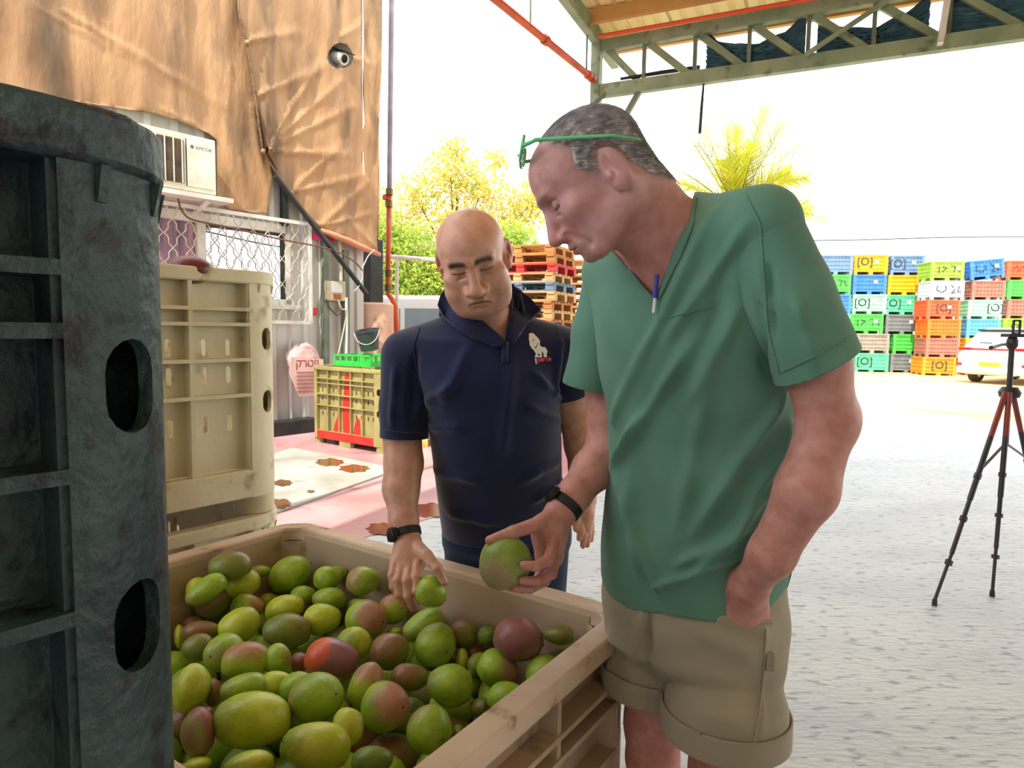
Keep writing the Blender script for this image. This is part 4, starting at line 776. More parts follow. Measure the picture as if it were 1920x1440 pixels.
tree('tall airy yellow-green tree beyond the parked van', at(850, 700, TY)*V(1, 1, 0), 4., [cl(845, 330, 55, 45), cl(780, 370, 45, 40), cl(900, 360, 60, 40), cl(960, 410, 55, 40), cl(760, 430, 40, 40), cl(850, 420, 70, 40), cl(1000, 380, 40, 50), cl(850, 285, 28, 25), cl(930, 300, 25, 22), cl(700, 400, 40, 50)], 6500, .080, M_leaf, 1, M_leafo, 3000)
tree('dense yellow-green bush behind the white railing', at(770, 740, 20.)*V(1, 1, 0), 2.2, [cl(770, 500, 60, 70, 20.), cl(830, 520, 60, 55, 20.), cl(720, 480, 40, 90, 20.), cl(900, 520, 60, 50, 20.), cl(780, 570, 60, 40, 20.), cl(960, 480, 50, 60, 20.)], 20000, .070, M_leaf2, 2, M_leaf, 12000)
# ---- date palm
py_ = 26.; pb = at(1378, 700, py_)*V(1, 1, 0); pt = at(1378, 400, py_); pl = thing('palm_tree', 'date palm with spiky fronds above the man\'s shoulder', 'palm', tuple(pb))
mb = MB(); mb.tube([pb+(pt-pb)*k/8 for k in range(9)], [.34-.01*(k % 2) for k in range(9)], 12); part(pl, 'trunk', mb, M_bark, 40)
M_fr = leafmat('frond', srgb(226, 220, 70), srgb(190, 196, 66)); r_ = np.random.default_rng(11)
fr_ = [(-100, -130, -.25), (-72, -105, -.2), (-50, -150, .2), (-20, -158, 0), (10, -150, .3), (28, -165, -.3), (50, -170, .1), (72, -140, 0), (100, -75, .3), (95, -105, -.2), (120, -60, .1), (-130, -90, .2), (-150, -60, 0), (135, -10, .2), (150, 10, 0), (-120, 10, .2), (110, 40, -.2), (-90, 50, .2), (-35, -120, -.4), (40, -125, .4), (0, -100, .5), (-80, -60, .4), (80, -60, -.4)]
for dx_, dy_, w2 in fr_:
    tip = pt+(RT*dx_/F*py_+Z*(-dy_)/F*py_)*1.12+V(0, 1, 0)*w2*3; L_ = np.linalg.norm(tip-pt); n = 40; mb = MB(); mid = (pt+tip)/2+Z*.16*L_*(1 if dy_ > -120 else .3)
    cpts = np.array([(1-t)**2*pt+2*t*(1-t)*mid+t*t*tip for t in np.linspace(0, 1, n+1)]); mb.tube(cpts, np.linspace(.035, .006, n+1), 5)
    for i in range(3, n+1):
        d = unit(cpts[i]-cpts[i-1]); sd_ = unit(np.cross(d, V(.3, 1, .2))); l = .95*math.sin(math.pi*min(1, (i+2)/(n+6)))**.6+.06
        for s in (-1, 1):
            e = cpts[i]+unit(d*.85+sd_*s*.7+r_.normal(0, .08, 3))*l; wv = np.cross(d, sd_)*.075; mb.add([cpts[i]-wv, cpts[i]+wv, e], [(0, 1, 2)])
    part(pl, 'frond', mb, M_fr)
# ---- pallets
M_w = [pm('pallet_wood%d' % i, c, d, scale=3, rough=.8, stretch=(1, 1, 3)) for i, (c, d) in enumerate([(srgb(206, 150, 84), srgb(176, 118, 62)), (srgb(190, 132, 74), srgb(160, 104, 56)), (srgb(214, 176, 120), srgb(186, 146, 96))])]
M_pr, M_pb = pm('pallet_red', srgb(206, 60, 56), srgb(180, 48, 44), scale=4, rough=.7), pm('pallet_blue', srgb(120, 140, 160), srgb(90, 110, 130), scale=4, rough=.7)
def pallet_proto():
    L_, W_ = 1.2, 1.0; P_ = []
    for y in (-.43, 0, .43):
        mb = MB(); mb.mm((-L_/2, y-.05, 0), (L_/2, y+.05, .02)); P_.append(('bottom_board', mb))
        for x in (-.53, 0, .53): mb = MB(); mb.mm((x-.07, y-.055, .02), (x+.07, y+.055, .1)); P_.append(('block', mb))
    for x in (-.53, 0, .53): mb = MB(); mb.mm((x-.06, -W_/2, .1), (x+.06, W_/2, .122)); P_.append(('stringer', mb))
    for i in range(7): y = -W_/2+.05+i*(W_-.1)/6; mb = MB(); mb.mm((-L_/2, y-.05, .122), (L_/2, y+.05, .144)); P_.append(('deck_board', mb))
    return [(n, mb.mesh(n)) for n, mb in P_]
PP = pallet_proto()
for n, me in PP: me.materials.append(M_w[0])
def pallet(loc, rz, m, lab, grp):
    r = thing('pallet', lab, 'pallet', loc, rz, grp)
    for n, me in PP:
        o = bpy.data.objects.new(n, me); COL.objects.link(o); o.parent = r; o.material_slots[0].link = 'OBJECT'; o.material_slots[0].material = m
pq = at(1036, 660, 10.4); pa = math.radians(-24); pu = V(math.cos(pa), math.sin(pa), 0); pv = V(-math.sin(pa), math.cos(pa), 0); npal = int((at(1030, 452, 10.6)[2])/.146)
for k in range(npal):
    cc_ = pq*V(1, 1, 0)+pv*.5-pu*.6
    top = npal-1-k; m = M_pr if top == 2 else M_pb if top == 4 else M_w[(k*7+k//3) % 3]
    lab = {2: 'red painted wooden pallet high in the stack behind the men', 4: 'blue grey painted pallet in the stack behind the men'}.get(top, 'bare wooden pallet, %s from the top of the near pallet stack' % (['topmost', 'second', 'third', 'fourth', 'fifth', 'sixth', 'seventh', 'eighth', 'ninth', 'tenth', 'eleventh', 'twelfth', 'thirteenth', 'fourteenth', 'fifteenth', 'sixteenth', 'seventeenth', 'eighteenth', 'nineteenth', 'twentieth', 'twenty-first', 'twenty-second'][top]))
    pallet((cc_[0]+rng.uniform(-.03, .03), cc_[1]+rng.uniform(-.03, .03), k*.1455), pa+rng.uniform(-.03, .03), m, lab, 'wooden pallets in the near stack')
p2 = at(1108, 660, 13.)*V(1, 1, 0); n2 = int(at(1100, 480, 13.)[2]/.146)
for k in range(n2): pallet((p2[0]+rng.uniform(-.04, .04), p2[1]+rng.uniform(-.04, .04), k*.1455-.02), pa+.05+rng.uniform(-.04, .04), M_w[(k*5+1) % 3], 'pale wooden pallet in the farther stack partly hidden by the green shirt', 'wooden pallets in the farther stack')
rq = gz(1112, 800); mb = MB(); rc = make_bin('plastic_bin', 'red plastic bin glimpsed between the two men', (rq[0]+.3, rq[1]+.4, 0), .3, 1.1, 1.0, .62, pm('bin_red', srgb(206, 70, 66), srgb(190, 56, 54), scale=4, rough=.5), c=.13, slots=False)
# ---- coloured crate wall
def crate_meshes():
    L_, W_, H_ = 1.12, 1.05, .70; hx, hy = L_/2, W_/2; body = MB(); out = []
    z0 = .13
    for sx, sy, hn, ht in ((1, 0, hx, hy), (-1, 0, hx, hy), (0, 1, hy, hx), (0, -1, hy, hx)):
        n3 = V(sx, sy, 0); t3 = np.cross(Z, n3); body.box(n3*(hn-.03)+Z*(z0+H_)/2, (.02, 2*ht-.04, H_-z0), (n3, t3, Z))
        for z in (.20, .34, .48, .60): body.box(n3*(hn-.012)+Z*z, (.03, 2*ht-.1, .014), (n3, t3, Z))
        for k in range(-4, 5): body.box(n3*(hn-.012)+t3*k*(ht-.08)/4+Z*(z0+H_)/2, (.03, .014, H_-z0-.02), (n3, t3, Z))
    out.append(('body', body))
    for sx in (1, -1):
        for sy in (1, -1): mb = MB(); mb.box(V(sx*(hx-.05), sy*(hy-.05), H_/2), (.10, .10, H_)); out.append(('corner_post', mb))
    rim = MB()
    for sx, sy, hn, ht in ((1, 0, hx, hy), (-1, 0, hx, hy), (0, 1, hy, hx), (0, -1, hy, hx)): n3 = V(sx, sy, 0); t3 = np.cross(Z, n3); rim.box(n3*(hn-.02)+Z*(H_-.03), (.06, 2*ht, .05), (n3, t3, Z))
    out.append(('rim', rim))
    base = MB(); base.mm((-hx+.01, -hy+.01, .10), (hx-.01, hy-.01, .15)); base.mm((-.07, -hy, 0), (.07, hy, .11)); base.mm((-hx, -.07, .0), (hx, .07, .11)); out.append(('base', base))
    return [(n, m_.mesh(n)) for n, m_ in out]
CM = crate_meshes(); M_blank = pm('crate_plain', srgb(200, 200, 200))
for n, me in CM: me.materials.append(M_blank)
CC = {'slate': srgb(110, 140, 180), 'green': srgb(84, 200, 84), 'blue': srgb(64, 130, 220), 'teal': srgb(96, 214, 160), 'paleteal': srgb(160, 226, 190), 'grey': srgb(124, 130, 134), 'greybrown': srgb(160, 150, 140), 'yellow': srgb(246, 176, 20), 'olive': srgb(150, 190, 70), 'white': srgb(206, 220, 226), 'redorange': srgb(228, 100, 60), 'orange': srgb(240, 120, 40), 'brown': srgb(176, 116, 100), 'amber': srgb(236, 150, 40), 'lime': srgb(150, 214, 50), 'sky': srgb(96, 180, 226), 'violet': srgb(120, 130, 200)}
M_ink = pm('marker_ink', srgb(40, 44, 50)); M_inkr = pm('marker_red', srgb(206, 40, 40)); M_lab = pm('paper_label', srgb(250, 248, 240))
def crate(loc, rz, col, lab, mark=None, tilt=0., sc=1.):
    r = thing('harvest_crate', lab, 'crate', loc, rz, 'coloured crates stacked across the yard'); r.rotation_euler = (0, tilt, rz); r.scale = (sc, sc, sc)
    m = pm('crate_'+col, CC[col], tuple(c*.82 for c in CC[col]), scale=4, rough=.55)
    for n, me in CM: o = bpy.data.objects.new(n, me); COL.objects.link(o); o.parent = r; o.material_slots[0].link = 'OBJECT'; o.material_slots[0].material = m
    fo = V(0, -.535, .40); ex, ez = V(1, 0, 0), V(0, -1, 0)
    if mark:
        mb = MB()
        for ch in mark:
            if ch[0] == 't': text_on(mb, ch[1], fo+ex*ch[2]+Z*ch[3], ex, Z, ez, ch[4], .002)
            elif ch[0] == 's': stroke(mb, ch[1], fo, ex, Z, ez, .028)
        mk = MB(); part(r, 'marking', mb, M_inkr if mark[0][-1] == 'red' else M_ink, world=False)
    if rng.random() < .55: mb = MB(); x = rng.uniform(.05, .3); mb.mm((x, -.54, .38), (x+.13, -.533, .50)); part(r, 'paper_label', mb, M_lab, world=False)
MK = lambda x=-.25, y=0.: [('t', '[O]', x, y, .38)]
SW = [('s', [(-.35, .12), (-.38, -.05), (-.2, -.15), (-.05, -.02), (-.1, .12)]), ('s', [(.1, .15), (.25, -.02), (.12, -.16), (.3, -.14)]), ('s', [(.38, .1), (.33, -.12), (.45, -.1)])]
GR = [('s', [(-.4, -.05), (-.25, .12), (-.2, -.1), (-.05, .1), (.1, -.05), (.3, .15), (.2, -.12), (.42, -.1)], 'red')]
GR2 = [('s', [(-.3, .1), (-.3, -.14)]), ('s', [(-.2, .1), (-.05, .05), (-.2, -.1)]), ('s', [(.1, .12), (.25, .1), (.2, -.1)]), ('s', [(.32, .1), (.42, -.1)])]
crn = ['bottom', 'second', 'third', 'fourth', 'fifth', 'top']
stacks = [(1548, 697, ['teal', 'grey', 'teal', 'blue', 'green', 'slate'], 'behind the green sleeve', [None, None, None, None, GR2, None]),
          (1612, 697, ['teal', 'greybrown', 'green', 'paleteal', 'blue', 'yellow'], 'with the yellow top crate', [MK(), None, GR2, MK(), None, MK(-.22, .05)]),
          (1676, 698, ['grey', 'green', 'grey', 'teal', 'yellow', 'slate'], 'third from left across the yard', [None, None, None, MK(-.33), None, MK(-.33)]),
          (1750, 704, ['amber', 'brown', 'orange', 'redorange', 'white', 'olive'], 'of mostly orange crates', [MK(0), None, None, MK(0), SW, GR2]),
          (1826, 704, ['orange', 'yellow', 'sky', 'paleteal', 'brown', 'blue'], 'with the tilted blue top crate', [None, None, None, MK(.33), None, SW]),
          (1893, 703, ['yellow', 'teal', 'lime', 'brown', 'green', 'redorange'], 'at the right frame edge', [None, None, GR2, None, None, GR]),
          (1965, 704, ['teal', 'blue', 'green', 'orange', 'grey', 'yellow'], 'just outside the right edge', [None]*6)]
for si, (px, py, cols, wh, marks) in enumerate(stacks):
    g_ = gz(px, py, -.02); ra = -.14
    b_ = g_+unit(g_*V(1, 1, 0))*.5; sx = unit(V(math.cos(ra), math.sin(ra), 0)); w_px = 58/F*g_[1]; sc = w_px/1.12*(1.0 if si < 3 else .98)
    for k, c in enumerate(cols):
        dxs = (rng.uniform(-.06, .06)+(.25 if (si in (1, 2) and k < 2) else 0))
        z = -.02+k*.70*sc+(.06 if (si == 4 and k == 5) else 0); nm_ = c.replace('paleteal', 'pale teal').replace('greybrown', 'grey-brown').replace('redorange', 'red-orange')
        crate(tuple(b_+sx*dxs+Z*z), ra+rng.uniform(-.03, .03), c, '%s plastic crate, %s in the stack %s' % (nm_, crn[k], wh), marks[k], tilt=-.10 if (si == 4 and k == 5) else 0., sc=sc)
mb = MB(); mb.tube([at(1440, 452, 26)]+[at(1440+80*i, 451-i*1.1+1.5*math.sin(i), 26) for i in range(1, 9)], .02, 5); solo('overhead_wire', mb, M_dark, 'thin overhead wire running above the crate stacks', 'wire', smooth=True)
# ---- white car seen from behind
cz = gz(1856, 721, -.02); cyaw = -math.radians(58)
car = thing('car', 'white hatchback car parked by the crates, seen from the rear', 'car', tuple(cz), cyaw)
k_ = 122/F*cz[1]/1.86
def cring(y, hw, zlo, zhi, top):      # ring across the car at depth y (y = away from viewer)
    return [(-hw*.96, y, zlo), (-hw, y, zlo+.28), (-hw*.99, y, .86 if zhi > .9 else zhi*.9), (-top, y, zhi-.08), (-top*.86, y, zhi), (top*.86, y, zhi), (top, y, zhi-.08), (hw*.99, y, .86 if zhi > .9 else zhi*.9), (hw, y, zlo+.28), (hw*.96, y, zlo)]
M_car = pm('car_white', srgb(236, 236, 232), None, rough=.25, spec=.6)
mb = MB(); loft(mb, [cring(.0, .86, .36, .95, .84), cring(.06, .91, .30, 1.0, .86), cring(.25, .93, .27, 1.22, .80), cring(.62, .93, .26, 1.56, .66), cring(1.0, .93, .26, 1.62, .64), cring(2.2, .93, .26, 1.60, .64), cring(3.1, .93, .26, 1.02, .84), cring(4.2, .86, .30, .86, .80)]); v, f = mb.arrays(); mb = MB(); mb.add(v*k_, f); part(car, 'body', mb, M_car, 35, world=False, bevel=.03)
def cpart(nm, a, b, m, bev=0.): mb = MB(); mb.mm(np.array(a)*k_, np.array(b)*k_); part(car, nm, mb, m, world=False, bevel=bev)
mb = MB(); q4 = np.array([(-.74, .165, 1.10), (.74, .165, 1.10), (.60, .53, 1.46), (-.60, .53, 1.46)])*k_; mb.add(np.concatenate([q4, q4+V(0, -.015, .02)]), [(0, 1, 2, 3)[::-1], (4, 5, 6, 7), (0, 4, 5, 1)[::-1], (1, 5, 6, 2)[::-1], (2, 6, 7, 3)[::-1], (3, 7, 4, 0)[::-1]]); part(car, 'rear_window', mb, pm('car_rear_glass', srgb(226, 230, 230), None, rough=.1, metal=.3), world=False)
M_tl = pm('tail_light', srgb(214, 30, 44), None, rough=.2)
cpart('light_bar', (-.84, .0, .985), (.84, .05, 1.03), M_tl); cpart('tail_light', (-.90, .0, .97), (-.55, .10, 1.05), M_tl, .01); cpart('tail_light', (.55, .0, .97), (.90, .10, 1.05), M_tl, .01)
cpart('spoiler', (-.62, .50, 1.53), (.62, .72, 1.58), M_dark, .01); cpart('plate_recess', (-.55, -.015, .50), (.55, .02, .66), pm('bumper_grey', srgb(150, 150, 150)))
cpart('bumper', (-.90, -.04, .30), (.90, .12, .50), M_car, .03); cpart('bumper_insert', (-.62, -.055, .27), (.62, .1, .35), pm('bumper_tan', srgb(170, 150, 120)), .01)
cpart('reflector', (-.88, -.05, .52), (-.76, .05, .60), M_tl); cpart('reflector', (.76, -.05, .52), (.88, .05, .60), M_tl)
pl_ = MB(); pl_.mm(V(-.30, -.035, .51)*k_, V(.22, -.016, .63)*k_); po = part(car, 'number_plate', pl_, pm('plate_yellow', srgb(250, 206, 40)), world=False)
mb = MB(); text_on(mb, '123-45-678'.replace('123-45-678', '11\u00b7314\u00b770'), V(-.04, -.036, .57)*k_, V(1, 0, 0), Z, V(0, -1, 0), .10*k_, .001); part(car, 'plate_number', mb, M_ink, world=False, up=po)
cpart('wiper', (-.42, .20, 1.17), (-.10, .215, 1.20), M_dark)
for x in (-.78, .78):
    for y in (.95, 3.5):
        p3 = np.array([math.cos(cyaw)*x-math.sin(cyaw)*y, math.sin(cyaw)*x+math.cos(cyaw)*y, .33])*k_+cz; wheel(car, p3, V(math.cos(cyaw), math.sin(cyaw), 0), .33*k_, .22*k_)
# ---- tripod with phone clamp
f1, f2 = gz(1752, 1135), gz(1860, 1118); hub = at(1893, 735, 3.85); f3 = (f1+f2)/2; f3 = hub*V(1, 1, 0)*3-f1-f2; f3[2] = 0
tp = thing('tripod', 'black camera tripod with red collar and empty phone clamp', 'tripod', tuple(hub*V(1, 1, 0)))
M_bp = pm('tripod_black', srgb(38, 38, 44), srgb(54, 52, 58), scale=9, rough=.4); M_rc = pm('tripod_red', srgb(150, 60, 56), srgb(120, 44, 46), scale=9, rough=.4)
for ft in (f1, f2, f3):
    a = hub+unit((ft-hub)*V(1, 1, 0))*.05; d = ft-a
    mb = MB(); mb.tube([a, a+d*.22], [.016, .015], 10); lg = part(tp, 'leg', mb, M_rc, 40)
    mb = MB(); mb.tube([a+d*.22, a+d*.52, a+d*.521, a+d*.77, a+d*.771, ft+Z*.03], [.015, .015, .012, .012, .009, .009], 10); part(tp, 'leg_section', mb, M_bp, 40, up=lg)
    for t_ in (.40, .60, .80): mb = MB(); mb.tube([a+d*t_, a+d*(t_+.02)], .02, 8); part(tp, 'leg_lock', mb, M_bp, 40, up=lg)
    mb = MB(); mb.lathe([(.014, 0), (.012, .035)], ft, 10); part(tp, 'rubber_foot', mb, M_bp, 40, up=lg)
    mb = MB(); mb.bar(a+d*.385, hub-Z*.30, .012, .008); part(tp, 'spreader', mb, M_bp)
mb = MB(); mb.lathe([(.05, -.03), (.058, 0), (.04, .03)], hub, 16); part(tp, 'hub', mb, M_bp, 40)
tp_top = at(1897, 655, 3.85); mb = MB(); mb.tube([hub-Z*.31, tp_top], .015, 12); part(tp, 'centre_column', mb, M_bp, 40)
mb = MB(); mb.lathe([(.018, 0), (.03, .02), (.03, .05), (.022, .07)], tp_top, 14); mb.box(tp_top+Z*.08, (.09, .07, .02)); part(tp, 'pan_head', mb, M_bp, 40)
mb = MB(); mb.tube([tp_top+Z*.03, at(1880, 646, 3.8), at(1858, 652, 3.7)], [.008, .008, .012], 8); part(tp, 'pan_handle', mb, M_bp, 40)
q0, q1 = at(1899, 626, 3.85), at(1913, 601, 3.85)
mb = MB(); w4 = q1[0]-q0[0]; h4 = q1[2]-q0[2]
for a, b in (((0, 0), (w4, 0)), ((0, h4), (w4, h4)), ((0, 0), (0, h4)), ((w4, 0), (w4, h4))): mb.bar(q0+V(a[0], 0, a[1]), q0+V(b[0], 0, b[1]), .010, .010, (0, 1, 0))
mb.bar(tp_top+Z*.08, q0+V(w4/2, 0, 0), .02, .02, (0, 1, 0)); part(tp, 'phone_clamp', mb, M_bp)
# ================================================================ organic surfaces: smooth signed fields -> mesh
def smin(a, b, k):
    h = np.clip(.5+.5*(b-a)/k, 0, 1); return b*(1-h)+a*h-k*h*(1-h)
class Body:
    def __init__(s): s.pr = []
    def add(s, fn, lo, hi, k=.01, op='u'): s.pr.append((fn, np.asarray(lo, float), np.asarray(hi, float), k, op)); return s
    def cap(s, a, b, ra, rb, k=.01, op='u', flat=None, ratio=1.):
        a = np.asarray(a, float); b = np.asarray(b, float); ab = b-a; L2 = float(ab@ab)+1e-12; m = max(ra, rb)*max(1, ratio)+.003
        def fn(P):
            q = P-a; t = np.clip(q@ab/L2, 0, 1); q = q-t[:, None]*ab; r = ra+(rb-ra)*t
            if flat is not None: q = q+np.outer(q@flat, flat)*(1/ratio-1)
            return np.sqrt((q*q).sum(1))-r
        return s.add(fn, np.minimum(a, b)-m, np.maximum(a, b)+m, k, op)
    def chain(s, pts, rs, k=.01, **kw):
        for i in range(len(pts)-1): s.cap(pts[i], pts[i+1], rs[i], rs[i+1], k, **kw)
        return s
    def ell(s, c, r, R=None, k=.01, op='u'):
        c = np.asarray(c, float); r = np.asarray(r, float); R = np.eye(3) if R is None else np.asarray(R, float); m = r.max()+.003
        def fn(P):
            q = (P-c)@R; k0 = np.sqrt(((q/r)**2).sum(1)); k1 = np.sqrt(((q/(r*r))**2).sum(1))+1e-9; return k0*(k0-1)/k1
        return s.add(fn, c-m, c+m, k, op)
    def loft(s, st, lat, k=.02, p=2.3, off=0.):
        """st rows: z, cx, cy, half-width, half-depth ; lat = unit lateral axis"""
        st = np.asarray(st, float); st = st[np.argsort(st[:, 0])]; lat = np.asarray(lat[:2], float); dp = np.array([-lat[1], lat[0]])
        zz = np.linspace(st[0, 0], st[-1, 0], 80)
        def sm(c):
            y = np.interp(zz, st[:, 0], c); ker = np.ones(9)/9; yp = np.pad(y, 4, mode='reflect', reflect_type='odd'); return np.convolve(yp, ker, 'valid')
        T = [sm(st[:, i]) for i in range(1, 5)]; z0, z1 = st[0, 0], st[-1, 0]; m = st[:, 3:5].max()+.03
        lo = np.array([st[:, 1].min()-m, st[:, 2].min()-m, z0-.05]); hi = np.array([st[:, 1].max()+m, st[:, 2].max()+m, z1+.05])
        def fn(P):
            z = np.clip(P[:, 2], z0, z1); cx, cy, a, b = (np.interp(z, zz, t) for t in T); dx, dy = P[:, 0]-cx, P[:, 1]-cy
            x = np.abs(dx*lat[0]+dy*lat[1])/a; y = np.abs(dx*dp[0]+dy*dp[1])/b; q = (x**p+y**p)**(1/p)
            d = (q-1)*np.minimum(a, b)*.9; dz = np.abs(P[:, 2]-z); return np.where(dz > 0, np.sqrt(np.maximum(d, 0)**2+dz*dz)+np.minimum(d, 0), d)-off
        return s.add(fn, lo, hi, k)
    def field(s, lo, hi, h):
        lo = np.asarray(lo, float); hi = np.asarray(hi, float); n = np.ceil((hi-lo)/h).astype(int)+1; D = np.full(n, .08, np.float32)
        for fn, a, b, k, op in s.pr:
            mg = k+2.5*h; i0 = np.maximum(np.floor((a-mg-lo)/h).astype(int), 0); i1 = np.minimum(np.ceil((b+mg-lo)/h).astype(int)+1, n)
            if (i1 <= i0).any(): continue
            ax = [lo[j]+h*np.arange(i0[j], i1[j]) for j in range(3)]; g = np.stack(np.meshgrid(*ax, indexing='ij'), -1).reshape(-1, 3)
            d = fn(g).reshape(i1-i0).astype(np.float32); sl = tuple(slice(i0[j], i1[j]) for j in range(3)); c = D[sl]
            D[sl] = smin(c, d, k) if op == 'u' else -smin(-c, d, k)
        return D, lo
    def mesh(s, lo, hi, h, smooth=1):
        D, lo = s.field(lo, hi, h); n = np.array(D.shape); ins = D < 0; pos = []; cells = []; quads = []
        nc = n-1
        for ax in range(3):
            a = np.take(D, range(n[ax]-1), ax); b = np.take(D, range(1, n[ax]), ax); cr = np.argwhere((a < 0) != (b < 0))
            if not len(cr): continue
            o = [k for k in range(3) if k != ax]; ok = (cr[:, o[0]] > 0) & (cr[:, o[1]] > 0) & (cr[:, o[0]] < n[o[0]]-1) & (cr[:, o[1]] < n[o[1]]-1); cr = cr[ok]
            av = a[tuple(cr.T)]; bv_ = b[tuple(cr.T)]; t = av/(av-bv_); p = cr.astype(float); p[:, ax] += t; q = []
            for d0, d1 in ((-1, -1), (0, -1), (0, 0), (-1, 0)):
                c = cr.copy(); c[:, o[0]] += d0; c[:, o[1]] += d1; cid = (c[:, 0]*nc[1]+c[:, 1])*nc[2]+c[:, 2]; q.append(cid); cells.append(cid); pos.append(p)
            q = np.stack(q, 1); fl = (av < 0) ^ (ax == 1); q[~fl] = q[~fl][:, ::-1]; quads.append(q)
        cells = np.concatenate(cells); pos = np.concatenate(pos); quads = np.concatenate(quads); u, inv = np.unique(cells, return_inverse=True); cnt = np.bincount(inv)
        v = np.stack([np.bincount(inv, pos[:, k])/cnt for k in range(3)], 1)*h+lo; f = np.searchsorted(u, quads)
        for _ in range(smooth): v = relax(v, f, .5)
        return v, np.concatenate([f[:, [0, 1, 2]], f[:, [0, 2, 3]]])
def relax(v, f, a):
    n = len(v); acc = np.zeros_like(v); c = np.zeros(n); k = f.shape[1]
    for i in range(k):
        x, y = f[:, i], f[:, (i+1) % k]
        for d in range(3): acc[:, d] += np.bincount(x, v[y, d], n)+np.bincount(y, v[x, d], n)
        c += np.bincount(x, minlength=n)+np.bincount(y, minlength=n)
    return v*(1-a)+a*acc/np.maximum(c, 1)[:, None]
def clip(v, t, g):
    """keep the part of a triangle mesh where g(v)>0, cutting the triangles"""
    s = g(v); ins = s > 0; k = ins[t].sum(1); out = [t[k == 3]]; mix = t[(k == 1) | (k == 2)]; nv = list(v); cache = {}
    def ip(a, b):
        key = (a, b) if a < b else (b, a)
        if key not in cache: w_ = s[a]/(s[a]-s[b]); cache[key] = len(nv); nv.append(v[a]+(v[b]-v[a])*w_)
        return cache[key]
    add = []
    for tri in mix.tolist():
        for r in range(3):
            a, b, c = tri[r], tri[(r+1) % 3], tri[(r+2) % 3]
            if ins[a] and not ins[b] and not ins[c]: add.append((a, ip(a, b), ip(a, c))); break
            if not ins[a] and ins[b] and ins[c]: x, y = ip(a, b), ip(a, c); add += [(x, b, c), (x, c, y)]; break
    f = np.concatenate([out[0], np.array(add, int).reshape(-1, 3)]); v = np.array(nv); u, inv = np.unique(f, return_inverse=True); return v[u], inv.reshape(-1, 3)
def vnormals(v, t):
    n = np.cross(v[t[:, 1]]-v[t[:, 0]], v[t[:, 2]]-v[t[:, 0]]); o = np.zeros_like(v)
    for i in range(3):
        for d in range(3): o[:, d] += np.bincount(t[:, i], n[:, d], len(v))
    return o/np.maximum(np.linalg.norm(o, axis=1), 1e-12)[:, None]
def npmesh(name, v, t, mat, col=None, base=None):
    if base is not None: v = v-np.asarray(base)
    me = bpy.data.meshes.new(name); me.vertices.add(len(v)); me.vertices.foreach_set('co', v.astype(np.float32).ravel()); m = len(t)
    me.loops.add(3*m); me.loops.foreach_set('vertex_index', t.astype(np.int32).ravel()); me.polygons.add(m); me.polygons.foreach_set('loop_start', np.arange(0, 3*m, 3, dtype=np.int32))
    me.update(calc_edges=True); me.validate()
    if col is not None and len(me.vertices) == len(v):
        a = me.color_attributes.new('tint', 'FLOAT_COLOR', 'POINT'); a.data.foreach_set('color', np.concatenate([col, np.ones((len(col), 1))], 1).astype(np.float32).ravel())
    me.shade_smooth(); me.materials.append(mat); return me
def joinp(ps):
    V_, T_ = [], []; n = 0
    for v, t in ps: V_.append(v); T_.append(t+n); n += len(v)
    return np.concatenate(V_), np.concatenate(T_)
def foldit(v, t, folds):
    """raise or sink soft cloth folds along 3-D lines: (p0, p1, width, height)"""
    n = vnormals(v, t); d = np.zeros(len(v))
    for a, b, wd, h in folds:
        ab = b-a; l2 = ab@ab; r = v-a; tt = np.clip(r@ab/l2, 0, 1); q = r-tt[:, None]*ab; ds = (q*q).sum(1); taper = np.sin(np.pi*np.clip(tt, .04, .96))**.5
        d += h*np.exp(-ds/(wd*wd))*taper
    return v+n*d[:, None]
def skinmat(name, mottled, rough=.5):
    m = bpy.data.materials.new(name); m.use_nodes = True; nt = m.node_tree; N = nt.nodes; L = nt.links; b = N['Principled BSDF']; b.inputs['Roughness'].default_value = rough
    b.inputs['Subsurface Weight'].default_value = .12; b.inputs['Subsurface Radius'].default_value = (.012, .004, .002); b.inputs['Subsurface Scale'].default_value = .6
    at_ = N.new('ShaderNodeAttribute'); at_.attribute_name = 'tint'; tc = N.new('ShaderNodeTexCoord')
    nz = N.new('ShaderNodeTexNoise'); nz.inputs['Scale'].default_value = 38; nz.inputs['Detail'].default_value = 6; L.new(tc.outputs['Object'], nz.inputs['Vector'])
    mr = N.new('ShaderNodeMapRange'); mr.inputs[1].default_value = .38; mr.inputs[2].default_value = .72; L.new(nz.outputs['Fac'], mr.inputs[0])
    mx = N.new('ShaderNodeMix'); mx.data_type = 'RGBA'; mx.blend_type = 'MULTIPLY'; mx.inputs[7].default_value = (*mottled, 1); L.new(mr.outputs[0], mx.inputs[0]); L.new(at_.outputs['Color'], mx.inputs[6]); L.new(mx.outputs[2], b.inputs['Base Color'])
    n2 = N.new('ShaderNodeTexNoise'); n2.inputs['Scale'].default_value = 260; n2.inputs['Detail'].default_value = 4; L.new(tc.outputs['Object'], n2.inputs['Vector'])
    bp = N.new('ShaderNodeBump'); bp.inputs['Strength'].default_value = .35; bp.inputs['Distance'].default_value = .002; L.new(n2.outputs['Fac'], bp.inputs['Height']); L.new(bp.outputs[0], b.inputs['Normal']); return m
